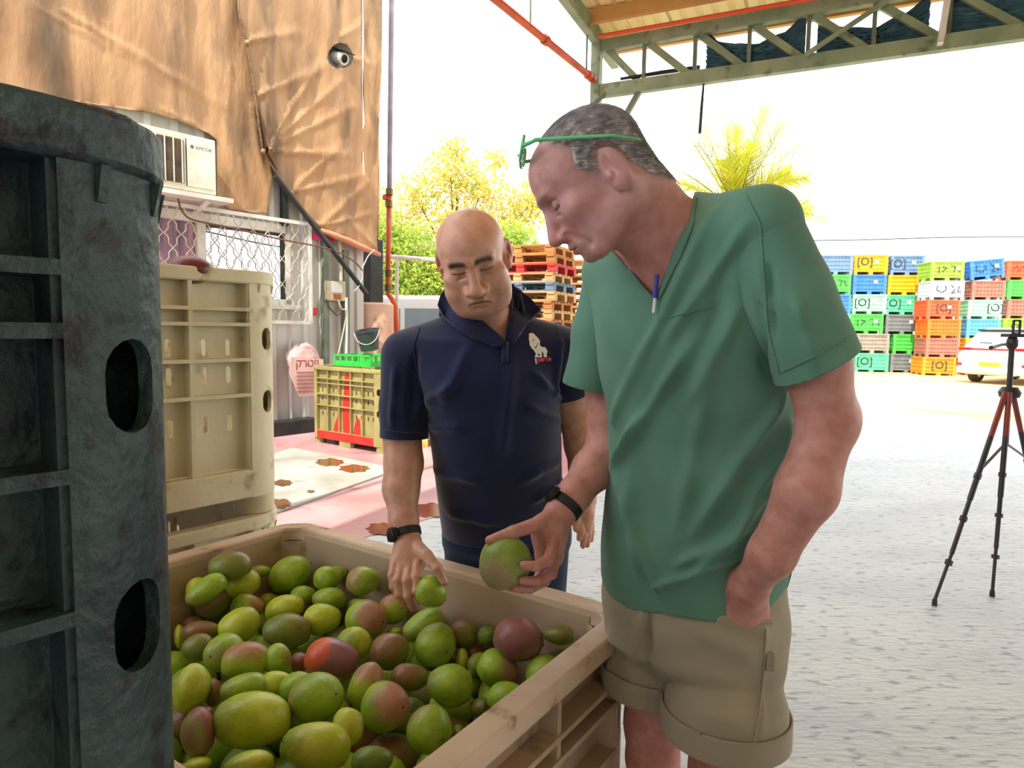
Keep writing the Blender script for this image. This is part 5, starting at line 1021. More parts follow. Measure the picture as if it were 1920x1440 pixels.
def head(B, c, R, S, wide=1., jowl=0., ears=1., nose=1., mth=0., nw=1., wr=1.):
    """adds a head; local frame columns of R: x lateral, y forward, z up; millimetres * S"""
    u = .001*S
    def loc(P):
        q = (P-c)@R/u; q[:, 0] = np.abs(q[:, 0])/wide; return q
    def L(fn, cc, rad, k, op='u'):
        cs = [c+R@(np.array([sx*cc[0]*wide, cc[1], cc[2]])*u) for sx in (1, -1)]; m = rad*u*max(wide, 1)+.002
        B.add(lambda P: fn(loc(P))*u, np.minimum(*cs)-m, np.maximum(*cs)+m, k*u, op)
    def E(cc, r, k=12, op='u', tilt=None):
        cc = np.array(cc, float); r = np.array(r, float); T = np.eye(3) if tilt is None else tilt
        def fn(q):
            q = (q-cc)@T; k0 = np.sqrt(((q/r)**2).sum(1)); k1 = np.sqrt(((q/(r*r))**2).sum(1))+1e-9; return k0*(k0-1)/k1
        L(fn, cc, r.max()+2, k, op)
    def Cp(a, b, ra, rb, k=8, op='u'):
        a = np.array(a, float); b = np.array(b, float); ab = b-a; l2 = ab@ab
        def fn(q): q = q-a; t = np.clip(q@ab/l2, 0, 1); return np.sqrt(((q-t[:, None]*ab)**2).sum(1))-(ra+(rb-ra)*t)
        L(fn, (a+b)/2, np.sqrt(l2)/2+max(ra, rb)+2, k, op)
    E((0, 8, 46), (75, 96, 77), 1); E((0, 55, 52), (60, 55, 52), 22); E((0, 48, -18), (60, 62, 72), 28)
    Cp((46, 12, -52), (26, 78, -84), 24, 19, 26); E((0, 94, -83), (22, 17, 17), 14)
    if jowl: E((40, 52, -78), (26*jowl, 34*jowl, 26*jowl), 24); E((0, 55, -92), (48*jowl, 42*jowl, 20*jowl), 24); E((47, 66, -42), (24*jowl, 26*jowl, 28*jowl), 22)
    E((44, 74, -8), (22, 20, 16), 20); Cp((40, 92, 34), (12, 107, 32), 9, 10, 14); E((0, 106, 34), (16, 9, 10), 10)
    E((30, 114, 14), (19, 14, 12), 14, 's')
    E((30, 87, 13), (15.5, 15.5, 13), 5)                                     # eyeball under lowered lids
    Cp((15, 99, 9), (30, 103, 6.5), 1.6, 1.8, 2.5, 's'); Cp((30, 103, 6.5), (44, 94, 9), 1.8, 1.5, 2.5, 's')   # lid slit
    Cp((15, 101, 22), (30, 104, 25), 1.5, 1.5, 4, 's'); Cp((30, 104, 25), (45, 94, 21), 1.5, 1.2, 4, 's')   # lid crease
    Cp((16, 103, 0), (34, 98, -5), 1.5, 1.5, 6, 's')                         # bag under the eye
    n_ = nose; Cp((0, 106, 22), (0, 120*n_, -18), 9, 12, 10); E((0, 124*n_, -29), (14*nw, 14, 12.5), 8); E((13*nw, 112*n_, -34), (9*nw, 11, 8.5), 7); E((7, 120*n_, -44), (3.2, 5, 3), 2.5, 's'); E((14*nw, 103*n_, -33), (9, 11, 9), 10)
    E((0, 92, -57), (30, 22, 24), 16)
    Cp((24, 98, -61-mth), (9, 113, -56), 4.5, 6, 6); Cp((9, 113, -56), (0, 114.5, -56.5), 6, 5.5, 4); Cp((22, 98, -65-mth), (0, 112, -68), 4.5, 7, 6)
    def slitf(q):
        q = q-np.array([0, 0, -61.5]); q[:, 1] -= 119.5-.030*q[:, 0]**2; q[:, 2] += mth*(q[:, 0]/27)**2; r = np.array([24, 4.5, 1.4]); k0 = np.sqrt(((q/r)**2).sum(1)); k1 = np.sqrt(((q/(r*r))**2).sum(1))+1e-9; return k0*(k0-1)/k1
    L(slitf, (0, 106, -63), 34, 2.5, 's')
    if not jowl: Cp((21, 111, -34), (34, 100, -52), 1.0, 1.2, 10, 's'); Cp((34, 100, -52), (38, 89, -72), 1.2, 1.0, 10, 's')
    else: Cp((22, 112, -36), (37, 108, -54), .8, .8, 9, 's')
    E((0, 117, -77), (20, 7, 4), 7, 's')
    if wr: Cp((20, 107, 46), (0, 111, 47), 1.2, 1.4, 7, 's'); Cp((30, 98, 64), (0, 109, 66), 1.2, 1.5, 8, 's')
    Cp((4, 114, 36), (5, 114, 26), 1.3, 1.3, 4, 's')
    # ears
    a = math.radians(14); T = np.array([[math.cos(.5), math.sin(.5), 0], [-math.sin(.5), math.cos(.5), 0], [0, 0, 1.]]).T
    E((78, -6, 2), (6.5*ears, 21, 34), 6, 'u', T); E((84.5, 1.5, 5), (9, 12.5, 22), 2.5, 's', T); E((83.5, -8.5, 8), (3.6, 3.6, 15), 3, 'u', T); E((79, 5, -4), (5, 6, 9), 3, 's', T); E((78, 6, -6), (5, 5, 8), 4, 'u'); E((76, 1, -26), (6, 10, 11), 7)
    return loc
# ================================================================ people
from mathutils.bvhtree import BVHTree
def bvh_of(v, t): return BVHTree.FromPolygons(v.tolist(), t.tolist())
def hit(b, x, y, off=.0):
    d = unit(ray(x, y)); r = b.ray_cast(Vector(CP), Vector(d))
    return None if r[0] is None else np.array(r[0])-d*off
def ppts(l): return [at(*p) for p in l]
def ramp(x, a, b): return np.clip((x-a)/(b-a), 0, 1)
def mixc(col, c, w_): return col*(1-w_[:, None])+np.array(c)*w_[:, None]
def cloth(root, name, v, t, mat, thick=.0025, base=None):
    me = npmesh(name, v, t, mat, base=base); o = bpy.data.objects.new(name, me); COL.objects.link(o); o.parent = root
    md = o.modifiers.new('thickness', 'SOLIDIFY'); md.thickness = thick; md.offset = -1; return o
def clothmat(name, c, c2, weave=900, rough=.85, bump=.25, sheen=.15):
    m = pm(name, c, c2, scale=7, rough=rough, bump=bump*.3, bscale=weave/2, spec=.25); m.node_tree.nodes['Principled BSDF'].inputs['Sheen Weight'].default_value = sheen; return m
def watch(name, label, c, d, side, r, m_band, m_case, flat=1.):
    """c wrist centre, d arm direction, side = unit vector towards the dial"""
    rt = thing(name, label, 'watch', tuple(c)); d = unit(d); x = unit(side-d*np.dot(side, d)); y = np.cross(d, x); n = 28; mb = MB(); vs = []
    for i in range(n):
        a = 2*math.pi*i/n; rad = math.cos(a)*x+math.sin(a)*y*flat
        for dr, dd in ((0, -.010), (.004, -.009), (.004, .009), (0, .010)): vs.append(c+rad*(r+dr)+d*dd)
    mb.add(vs, [(4*i+k, 4*((i+1) % n)+k, 4*((i+1) % n)+(k+1) % 4, 4*i+(k+1) % 4) for i in range(n) for k in range(4)]); part(rt, 'strap', mb, m_band, 40)
    mb = MB(); mb.lathe([(.019, -.001), (.020, .004), (.018, .010), (.015, .011)], c+x*r, 24, (y, d, x)); part(rt, 'case', mb, m_case, 40)
    mb = MB(); mb.lathe([(.015, .0108), (.0145, .0118)], c+x*r, 24, (y, d, x)); part(rt, 'dial', mb, pm('watch_glass', (.01, .012, .016), rough=.08), 40)
    for s in (-1, 1): mb = MB(); mb.box(c+x*(r+.003)+d*s*.0+y*s*.022, (.012, .020, .004), (y, d, x)); part(rt, 'lug', mb, m_case)
    return rt
M_band = pm('strap_black', srgb(24, 25, 28), srgb(36, 37, 40), scale=30, rough=.6)

# ---------------------------------------------------------------- man in the green T-shirt
SK_G = np.array(srgb(204, 156, 154))
fG = unit((-.75, -.66, 0)); lG = np.array([-fG[1]*-1., 0, 0]); lG = np.cross(Z, fG)      # fG chest direction, lG towards his left
gy = unit((-.785, .05, -.62)); gx = unit(np.cross(gy, V(-.62, 0, .78))); gR = np.stack([gx, gy, np.cross(gx, gy)], 1); gc = at(1137, 335, 1.15)
B = Body(); gloc = head(B, gc, gR, 1.0, wide=.98, nose=1.03, wr=0)
def gl(x, y, z): return gc+gR@(V(x, y, z)*.001)
SJl, SJr = at(1425, 428, 1.10), at(1150, 515, 1.385); NB = at(1288, 455, 1.235)
B.cap(gl(0, -22, -20), at(1275, 470, 1.22), .060, .070, .03); B.cap(gl(0, 8, -52), at(1250, 525, 1.235), .034, .045, .03)     # neck, throat
for sx in (-1, 1): B.cap(gl(sx*55, -15, -25), at(1240, 520, 1.20), .014, .010, .022)
stG = [(455, 1285, 1.235, .160, .085), (520, 1275, 1.245, .18, .105), (650, 1285, 1.27, .187, .124), (800, 1312, 1.31, .187, .142), (900, 1314, 1.33, .192, .152), (1000, 1300, 1.34, .192, .152), (1080, 1290, 1.345, .187, .148), (1180, 1292, 1.35, .18, .14)]
def stations(st, da=0., db=0.):
    o = []
    for y, x, Y, a, b in st: p = at(x, y, Y); o.append((p[2], p[0], p[1], a+da, b+db))
    return o
B.loft(stations(stG, -.012, -.012), lG, .03)
B.cap(NB, SJl, .055, .050, .04); B.cap(NB, SJr, .055, .050, .04)
armL = ppts([(1425, 428, 1.10), (1530, 680, 1.07), (1552, 790, 1.075)]); B.chain(armL, [.055, .050, .046], .02)
foreL = ppts([(1552, 790, 1.075), (1512, 920, 1.06), (1446, 1040, 1.09), (1404, 1098, 1.14)]); B.chain(foreL, [.043, .046, .036, .030], .02); B.cap(at(1570, 775, 1.085), at(1560, 800, 1.08), .03, .03, .02)
handL = ppts([(1404, 1098, 1.14), (1388, 1136, 1.185), (1372, 1205, 1.27)]); B.chain(handL, [.033, .037, .035], .02, flat=unit(ray(1390, 1140)), ratio=.75)
B.cap(at(1425, 1110, 1.15), at(1432, 1165, 1.20), .013, .012, .015)
armR = ppts([(1150, 520, 1.385), (1135, 690, 1.43), (1142, 835, 1.42)]); B.chain(armR, [.052, .048, .044], .02)
foreR = ppts([(1142, 835, 1.42), (1112, 880, 1.39), (1075, 930, 1.345), (1050, 962, 1.325)]); B.chain(foreR, [.042, .042, .033, .029], .02)
# right hand round the mango
hB = [(ppts([(1036, 985, 1.30), (1036, 1022, 1.265), (1028, 1050, 1.225), (1003, 1062, 1.195), (982, 1060, 1.187)]), [.013, .0115, .0105, .0095, .0080]),
      (ppts([(1042, 995, 1.31), (1043, 1040, 1.285), (1034, 1076, 1.245), (1008, 1090, 1.208), (980, 1089, 1.198)]), [.013, .0115, .0105, .0095, .0080]),
      (ppts([(1038, 1005, 1.32), (1037, 1052, 1.305), (1022, 1090, 1.27), (994, 1104, 1.232), (966, 1103, 1.215)]), [.012, .0105, .0098, .009, .0075]),
      (ppts([(1030, 1010, 1.33), (1022, 1055, 1.322), (1004, 1092, 1.30), (980, 1104, 1.27), (956, 1102, 1.25)]), [.011, .0095, .0088, .008, .0068]),
      (ppts([(1045, 965, 1.315), (1010, 982, 1.272), (962, 998, 1.240), (918, 1013, 1.228)]), [.017, .0145, .0125, .0088])]
B.chain(ppts([(1050, 962, 1.325), (1030, 1000, 1.305), (1030, 1040, 1.30)]), [.029, .034, .030], .015)
B.ell(at(1022, 985, 1.295), (.030, .026, .022), None, .015)
for p, r in hB: B.chain(p, r, .004)
# legs
hipG = at(1292, 1180, 1.35); hipG[2] = .90
lgs = []
for sg in (1, -1):
    h0 = hipG+lG*sg*.095-Z*.06; kn = h0+lG*sg*.015+fG*.035; kn[2] = .50; an = kn-fG*.05; an[2] = .09
    if sg < 0: h0 = h0+V(.02, 0, 0); kn = kn+V(.045, 0, 0); an = an+V(.04, 0, 0)
    lgs.append((h0, kn, an)); B.chain([h0, kn+Z*.08, kn, kn-Z*.14-fG*.02, an], [.085, .062, .056, .054, .036], .02)
    B.cap(an, an+fG*.15-Z*.05, .036, .028, .02)
parts_ = []
hc = gl(0, 15, 0); bx = lambda c, r: (np.asarray(c)-r, np.asarray(c)+r)
v, t = B.mesh(hc-.17, hc+.17, .0022, 1); v, t = clip(v, t, lambda p: .150-np.linalg.norm(p-hc, axis=1)); parts_.append((v, t))
hm = at(1000, 1040, 1.26); v, t = B.mesh(hm-.15, hm+.15, .0021, 1); v, t = clip(v, t, lambda p: .115-np.linalg.norm(p-hm, axis=1)); parts_.append((v, t))
v, t = B.mesh((-.05, .9, 0.0), (.75, 1.65, 1.80), .0055, 1); v, t = clip(v, t, lambda p: np.minimum(np.linalg.norm(p-hc, axis=1)-.148, np.linalg.norm(p-hm, axis=1)-.113)); parts_.append((v, t))
gv, gt_ = joinp(parts_)
q = (gv-gc)@gR*1000; ax_ = np.abs(q[:, 0]); inh = np.linalg.norm(gv-hc, axis=1) < .152
col = np.tile(SK_G, (len(gv), 1)); 
col = mixc(col, srgb(190, 120, 112), .6*inh*ramp(q[:, 1], 60, 110)*ramp(-q[:, 2], 0, 30)*ramp(-q[:, 2], 60, 40))
lip = inh*np.exp(-(((q[:, 1]-112)/9)**2+((q[:, 2]+62)/7.5)**2+(ax_/20)**2)); col = mixc(col, srgb(168, 100, 98), np.clip(lip*1.4, 0, 1)*.8)
col = mixc(col, srgb(170, 146, 144), .45*inh*ramp(q[:, 1], 20, 70)*ramp(-q[:, 2], 45, 60)*(1-np.clip(lip*2, 0, 1)))          # grey stubble
brow = inh*np.exp(-(((q[:, 2]-(36-.006*(ax_-24)**2))/5)**2))*ramp(ax_, 8, 14)*ramp(-ax_, -50, -42)*ramp(q[:, 1], 80, 92); col = mixc(col, srgb(120, 104, 100), .75*brow)
lash = inh*np.exp(-(((q[:, 2]-(7+.010*(ax_-30)**2))/1.8)**2))*ramp(ax_, 13, 17)*ramp(-ax_, -47, -43)*ramp(q[:, 1], 88, 94); col = mixc(col, srgb(60, 44, 42), .85*lash)
neckred = ramp(-q[:, 2], 55, 110)*(gv[:, 2] > 1.45)*(gv[:, 0] > .1); col = mixc(col, srgb(214, 142, 132), .5*neckred)
col = mixc(col, srgb(206, 142, 126), .55*(gv[:, 2] < 1.45))
def hairmask(p):
    q = (p-gc)@gR*1000; y, z = q[:, 1], q[:, 2]; w_ = 6*np.sin(q[:, 0]*.21)+5*np.sin(y*.3+z*.2)
    front = np.interp(z, [-80, -30, 5, 40, 75, 118, 140], [-58, -38, 20, 42, 34, 56, 60])-y     # hair lies behind this line
    low = z-np.interp(y, [-100, -60, -25, -5, 20, 60], [-62, -52, 8, 34, 6, 30]); ear = np.sqrt(((y+4)/30)**2+((z-2)/42)**2)*30-30
    return np.minimum(np.minimum(front+w_*.6, low+w_*.5), ear+2)
hmk = hairmask(gv); col = mixc(col, srgb(150, 132, 132), .75*inh*ramp(hmk, -14, 4)*ramp(-q[:, 1], -75, -50))
M_skG = skinmat('skin_ruddy', (.80, .66, .62)); base = np.array([hipG[0], hipG[1], 0])
def person(label, v, t, mat, col, base):
    me = npmesh('person', v, t, mat, col, base); o = bpy.data.objects.new('person', me); COL.objects.link(o); o.location = tuple(base); tag(o, label, 'person'); return o
PG = person('tall man in green T-shirt and khaki shorts holding up a green mango', gv, gt_, M_skG, col, base)
baseG = base
# hair: short grey cap plus strands
HB = Body(); head(HB, gc, gR, 1.0, wide=.98); HB.pr = HB.pr[:3]; HB.cap(gl(0, -22, -20), at(1275, 470, 1.22), .060, .070, .03)
hv, ht_ = HB.mesh(hc-.17, hc+.17, .003, 1); n_ = vnormals(hv, ht_); hv = hv+n_*.0035
sv, stt = clip(hv, ht_, lambda p: hairmask(p)+7); snr = vnormals(sv, stt)
hv, ht_ = clip(hv, ht_, lambda p: hairmask(p)-5); nrm = vnormals(hv, ht_)
m_hair = bpy.data.materials.new('hair_grey'); m_hair.use_nodes = True
nt = m_hair.node_tree; b_ = nt.nodes['Principled BSDF']; b_.inputs['Roughness'].default_value = .55; tcn = nt.nodes.new('ShaderNodeTexCoord'); nzn = nt.nodes.new('ShaderNodeTexNoise'); nzn.inputs['Scale'].default_value = 45; nzn.inputs['Detail'].default_value = 4
rmp = nt.nodes.new('ShaderNodeValToRGB'); rmp.color_ramp.elements[0].position = .35; rmp.color_ramp.elements[0].color = (*srgb(172, 166, 170), 1); rmp.color_ramp.elements[1].position = .68; rmp.color_ramp.elements[1].color = (*srgb(220, 216, 218), 1)
nt.links.new(tcn.outputs['Object'], nzn.inputs['Vector']); nt.links.new(nzn.outputs['Fac'], rmp.inputs[0]); nt.links.new(rmp.outputs[0], b_.inputs['Base Color'])
rs = np.random.default_rng(9); NS = 12000; ar = np.linalg.norm(np.cross(sv[stt[:, 1]]-sv[stt[:, 0]], sv[stt[:, 2]]-sv[stt[:, 0]]), axis=1); k = rs.choice(len(stt), NS, p=ar/ar.sum()); bc_ = rs.dirichlet((1, 1, 1), NS); pr = (sv[stt[k]]*bc_[:, :, None]).sum(1); nn = snr[stt[k][:, 0]]
hk = hairmask(pr); keep = rs.uniform(-8, 8, NS) < hk; pr, nn, hk = pr[keep], nn[keep], hk[keep]; NS = len(pr)
flow = -gR[:, 1]*.9-gR[:, 2]*.45+rs.normal(0, .2, (NS, 3)); flow -= nn*(flow*nn).sum(1)[:, None]; flow /= np.linalg.norm(flow, axis=1)[:, None]; ln = rs.uniform(.007, .016, NS)[:, None]; sd_ = np.cross(flow, nn)*.00030
tri = np.stack([pr-sd_-nn*.004, pr+sd_-nn*.004, pr+flow*ln*.6-nn*.0006+sd_*.6, pr+flow*ln-nn*.0008], 1).reshape(-1, 3); i4 = np.arange(NS)*4; st_ = np.concatenate([np.stack([i4, i4+1, i4+2], 1), np.stack([i4, i4+2, i4+3], 1)])
hv2, ht2 = joinp([(hv-nrm*.0028, ht_), (tri, st_)]); me = npmesh('hair', hv2, ht2, m_hair, base=baseG); o = bpy.data.objects.new('hair', me); COL.objects.link(o); o.parent = PG; o['label'] = 'short grey hair'
# T-shirt
M_shG = clothmat('cotton_green', srgb(100, 146, 128), srgb(88, 132, 116))
S = Body(); S.loft(stations(stG, .003, .003), lG, .03)
S.cap(NB+Z*.004, SJl+Z*.004, .066, .066, .05); S.cap(NB+Z*.004, SJr+Z*.004, .066, .062, .05)
v, t = S.mesh((-.02, .88, .84), (.75, 1.65, 1.78), .0065, 2)
def sleeve(a, m, b, ra, rm, rb, hp, hn, h=.006):
    """open sleeve from shoulder a to b, cut at the hem plane (hp, hn)"""
    Q = Body(); Q.cap(a, m, ra, rm, .02); Q.cap(m, b, rm, rb, .02); lo = np.minimum(a, b)-.12; hi = np.maximum(a, b)+.12
    v_, t_ = Q.mesh(lo, hi, h, 2); return clip(v_, t_, lambda p: -(p-hp)@hn)
hemL = unit(at(1568, 750, 1.07)-at(1533, 682, 1.07)); pL = at(1533, 684, 1.07); slL = [SJl+Z*.002, at(1480, 560, 1.085), at(1555, 740, 1.065)]
pR = at(1100, 724, 1.41); slR = [SJr+Z*.002, at(1128, 620, 1.40), at(1098, 770, 1.42)]; axr = unit(slR[2]-slR[0])
SLV = [sleeve(*slL, .064, .067, .072, pL, hemL), sleeve(*slR, .060, .058, .060, pR, axr)]
cH = at(1290, 1100, 1.345); v, t = clip(v, t, lambda p: p[:, 2]-(.962-.055*((p-cH)@fG)/.15+.012*np.sin(((p-cH)@lG)*22)))
# V neck: half planes through pixel lines on the front, round hole behind
VB = at(1229, 562, 1.13); SB = at(1302, 362, 1.17); SR = at(1163, 488, 1.22); NC = at(1255, 420, 1.22); nd = unit(NB-gl(0, -22, -20))
def planeg(a, b, c_): n = unit(np.cross(b-a, c_-a)); return a, n
e1 = unit(SB-VB); e2 = unit(SR-VB); vd_ = unit(ray(1229, 562)); n1 = unit(np.cross(e1, vd_)); n2 = unit(np.cross(e2, vd_))
if np.dot(SR-VB, n1) < 0: n1 = -n1
if np.dot(SB-VB, n2) < 0: n2 = -n2
n3 = unit(fG*.25-Z+V(0, 0, 0)); 
def g_neck(p):
    a = (p-VB)@n1; b = (p-VB)@n2; ins_ = np.minimum(a, b); far = np.linalg.norm(p-NC, axis=1)-.20; return np.maximum(-ins_, far)
v, t = clip(v, t, g_neck); v, t = joinp([(v, t)]+SLV)
F3 = lambda x0, y0, Y0, x1, y1, Y1, wd, h: (at(x0, y0, Y0), at(x1, y1, Y1), wd, h)
bS = bvh_of(v, t)
def fold_on(b, x0, y0, x1, y1, wd, h):
    a, c_ = hit(b, x0, y0), hit(b, x1, y1); m_ = hit(b, (x0+x1)/2, (y0+y1)/2)
    if a is None or c_ is None: return []
    return [(a, m_, wd, h), (m_, c_, wd, h)] if m_ is not None else [(a, c_, wd, h)]
FG = []
for f_ in ((1340, 400, 1150, 790, .016, .013), (1400, 420, 1250, 640, .014, .008), (1240, 600, 1130, 800, .014, .009), (1300, 640, 1160, 860, .016, .010), (1470, 730, 1300, 1000, .018, .011), (1480, 800, 1340, 1060, .016, .012), (1470, 880, 1290, 1090, .014, .011), (1180, 900, 1200, 1080, .02, .012), (1150, 870, 1240, 1110, .016, .010), (1330, 700, 1270, 1000, .022, .008), (1420, 560, 1440, 700, .012, -.008), (1440, 500, 1450, 640, .010, -.009), (1490, 560, 1530, 690, .014, .007), (1380, 580, 1290, 760, .018, .008), (1270, 1060, 1440, 960, .012, .009), (1230, 1100, 1400, 1040, .010, .009), (1200, 780, 1150, 880, .014, .008), (1360, 480, 1330, 640, .02, -.007), (1300, 420, 1235, 560, .010, .004)):
    FG += fold_on(bS, *f_[:4], f_[4]*.75, f_[5]*1.7)
v = foldit(v, t, FG); v = v+vnormals(v, t)*(.0016*np.sin(v[:, 2]*55+v[:, 0]*30)*np.sin(v[:, 0]*47+3))[:, None]
shG = cloth(PG, 'tshirt', v, t, M_shG, .003, baseG); bS = bvh_of(v, t); shv, sht = v, t
def band_on(b, pts, r, n=60, off=.0):
    """thin tube following a pixel path on a surface"""
    pts = np.array(pts, float); tt = np.linspace(0, 1, len(pts)); o = []
    for s in np.linspace(0, 1, n):
        h_ = hit(b, np.interp(s, tt, pts[:, 0]), np.interp(s, tt, pts[:, 1]), off)
        if h_ is not None: o.append(h_)
    mb = MB()
    if len(o) > 2: mb.tube(np.array(o), r, 6)
    return mb
for nm, pts, r in (('collar_rib', [(1303, 372), (1298, 420), (1275, 480), (1234, 560)], .004), ('collar_rib', [(1226, 562), (1200, 535), (1172, 495)], .004), ('sleeve_seam', [(1395, 358), (1425, 420), (1432, 520), (1440, 620), (1462, 700)], .0016), ('pocket_edge', [(1258, 594), (1290, 586), (1336, 574)], .0016), ('sleeve_hem', [(1466, 698), (1530, 666), (1588, 634)], .0014)):
    mb = band_on(bS, pts, r, 40, .001)
    if mb.n: o = part(None, nm, mb, M_shG, True); o.parent = shG; o.matrix_parent_inverse = Matrix.Translation(-Vector(baseG))
# pen
hp_ = hit(bS, 1231, 576, .006); pa_, pb_ = (None, None) if hp_ is None else (at(1229, 548, hp_[1]-.004), at(1227, 570, hp_[1]-.004))
if pa_ is not None and pb_ is not None:
    dpen = unit(pb_-pa_); p0 = pa_-dpen*.03; pn = thing('pen', 'blue and white pen clipped at the V neck of the green shirt', 'pen', tuple(p0))
    mb = MB(); mb.tube([p0, p0+dpen*.04], .0042, 8); part(pn, 'cap', mb, pm('pen_blue', srgb(60, 60, 170), rough=.3), 40)
    mb = MB(); mb.tube([p0+dpen*.04, p0+dpen*.065], .003, 8); part(pn, 'clip', mb, pm('pen_white', srgb(230, 230, 235), rough=.3), 40)
# shorts
M_kh = clothmat('khaki', srgb(166, 158, 138), srgb(150, 143, 124), rough=.9, bump=.35)
K = Body(); hs = []
for z, dx_, a, b in ((1.04, 0, .178, .142), (.96, 0, .186, .150), (.88, 0, .192, .155), (.80, 0, .180, .145)): hs.append((z, hipG[0], hipG[1], a, b))
K.loft(hs, lG, .03)
for (h0, kn, an), rr in zip(lgs, (.105, .100)): e_ = kn+Z*.10; K.cap(h0+Z*.02, e_, .100, rr, .035); 
for (h0, kn, an), rr in zip(lgs, (.117, .112)): c0 = kn+Z*.215; K.cap(c0, kn+Z*.06, rr, rr+.002, .003)
K.ell(at(1382, 1195, 1.20), (.05, .035, .055), None, .03)
v, t = K.mesh((-.02, .95, .5), (.72, 1.75, 1.08), .006, 2)
v, t = clip(v, t, lambda p: p[:, 2]-.672-.02*((p-hipG)@fG)); v, t = clip(v, t, lambda p: 1.03-p[:, 2])
bK = bvh_of(v, t); FK = []
for f_ in ((1215, 1150, 1212, 1330, .010, -.018), (1205, 1150, 1190, 1240, .012, .010), (1300, 1180, 1420, 1230, .016, .006), (1260, 1250, 1400, 1280, .018, .006), (1240, 1330, 1400, 1350, .016, .006), (1430, 1180, 1425, 1380, .008, .006), (1340, 1150, 1440, 1190, .012, .008), (1150, 1180, 1140, 1290, .014, .006)): FK += fold_on(bK, *f_)
v = foldit(v, t, FK); shK = cloth(PG, 'shorts', v, t, M_kh, .003, baseG)
for sg in (1, -1):
    vc, tc2 = clip(v, t, lambda p: np.minimum(.722+.02*((p-hipG)@fG)-p[:, 2], sg*((p-hipG)@lG)-.004)); cu = cloth(PG, 'cuff', vc+vnormals(vc, tc2)*.006, tc2, M_kh, .004, baseG); cu.parent = shK
bK = bvh_of(v, t)
for nm, pts, r in (('pocket_hem', [(1346, 1102), (1352, 1128), (1375, 1156), (1415, 1168), (1448, 1166)], .0032), ('side_seam', [(1436, 1180), (1432, 1260), (1424, 1340), (1412, 1396)], .002), ('cuff_edge', [(1222, 1392), (1280, 1402), (1350, 1404), (1420, 1392)], .0022), ('fly_seam', [(1214, 1140), (1213, 1180)], .002)):
    mb = band_on(bK, pts, r, 40, .001)
    if mb.n > 20: o = part(None, nm, mb, M_kh, True); o.parent = shK; o.matrix_parent_inverse = Matrix.Translation(-Vector(baseG))
mb = MB(); l0 = hit(bK, 1434, 1240, -.004)
if l0 is not None: mb.box(l0+V(.008, 0, 0), (.014, .012, .032)); o = part(None, 'tool_loop', mb, M_kh); o.parent = shK; o.matrix_parent_inverse = Matrix.Translation(-Vector(baseG))
# shoes (out of frame, they stand on the floor)
M_shoe = pm('shoe_brown', srgb(84, 66, 52), srgb(66, 52, 42), scale=8, rough=.7)
for h0, kn, an in lgs:
    Q = Body(); a0 = an.copy(); a0[2] = .052; Q.cap(a0-fG*.05, a0+fG*.17-Z*.012, .046, .036, .02); Q.cap(a0-fG*.02, an+Z*.02, .046, .044, .02); v, t = Q.mesh(an-.26, an+.26, .008, 1); v, t = clip(v, t, lambda p: p[:, 2]-.004); cloth(PG, 'shoe', v, t, M_shoe, .004, baseG)
# watch, glasses, mango in the hand
watch('wristwatch', 'black sports watch on the wrist of the man in green', at(1060, 948, 1.333), foreR[3]-foreR[2], unit(V(-.6, .1, .7)), .033, M_band, pm('watch_black', srgb(20, 20, 22), rough=.3))
mcc = at(944, 1056, 1.235); mR = np.stack([unit(V(-.55, -.1, -.75)), unit(V(.0, 1, -.1)), V(0, 0, 0)], 1); mR[:, 1] = unit(mR[:, 1]-mR[:, 0]*np.dot(mR[:, 0], mR[:, 1])); mR[:, 2] = np.cross(mR[:, 0], mR[:, 1])
MM['h'] = mango_mat('mango_held', srgb(124, 152, 62), srgb(150, 168, 84), srgb(176, 150, 124), (.6, -.4, 0), .25, .5)
mango(mcc, (.054, .044, .047), mR, 'h', 'dusty green mango held up in the hand of the man in green', 'mangoes in hand', 2)
M_gls = pm('glasses_green', srgb(130, 226, 170), srgb(100, 204, 146), scale=9, rough=.2)
gs = thing('eyeglasses', 'green framed reading glasses pushed up on the grey hair', 'glasses', tuple(gl(0, 90, 118)))
for sx in (-1, 1):
    mb = MB(); cc_ = gl(sx*33, 86, 121); ex, ey = gR@unit(V(1, -.12*sx, 0)), gR@unit(V(0, .72, -.69)); mb.tube([cc_+ex*.026*math.cos(a)+ey*.018*math.sin(a) for a in np.linspace(0, 2*math.pi, 25)], .0028, 6, cap=False); part(gs, 'rim', mb, M_gls, True)
    mb = MB(); mb.prism([(.025*math.cos(a), .017*math.sin(a)) for a in np.linspace(0, 2*math.pi, 20, endpoint=False)], cc_, ex, ey, np.cross(ex, ey), .001); part(gs, 'lens', mb, pm('lens_clear', srgb(220, 235, 228), None, rough=.03, trans=.9), True)
    mb = MB(); mb.tube([gl(sx*60, 84, 117), gl(sx*72, 66, 110), gl(sx*79, 20, 76), gl(sx*81, -30, 40), gl(sx*79, -62, 8)], [.0034, .0034, .003, .0026, .002], 6); part(gs, 'temple', mb, M_gls, True)
mb = MB(); mb.tube([gl(-8, 92, 118), gl(0, 94, 122), gl(8, 92, 118)], .0025, 6); part(gs, 'bridge', mb, M_gls, True)
mb = MB(); mb.tube([at(1496, 1020, 1.40), at(1480, 1085, 1.42), at(1468, 1125, 1.42), at(1450, 1180, 1.40), at(1440, 1230, 1.36)], .0022, 5); o = part(None, 'drawcord', mb, M_dark, True); o.parent = shK; o.matrix_parent_inverse = Matrix.Translation(-Vector(baseG))
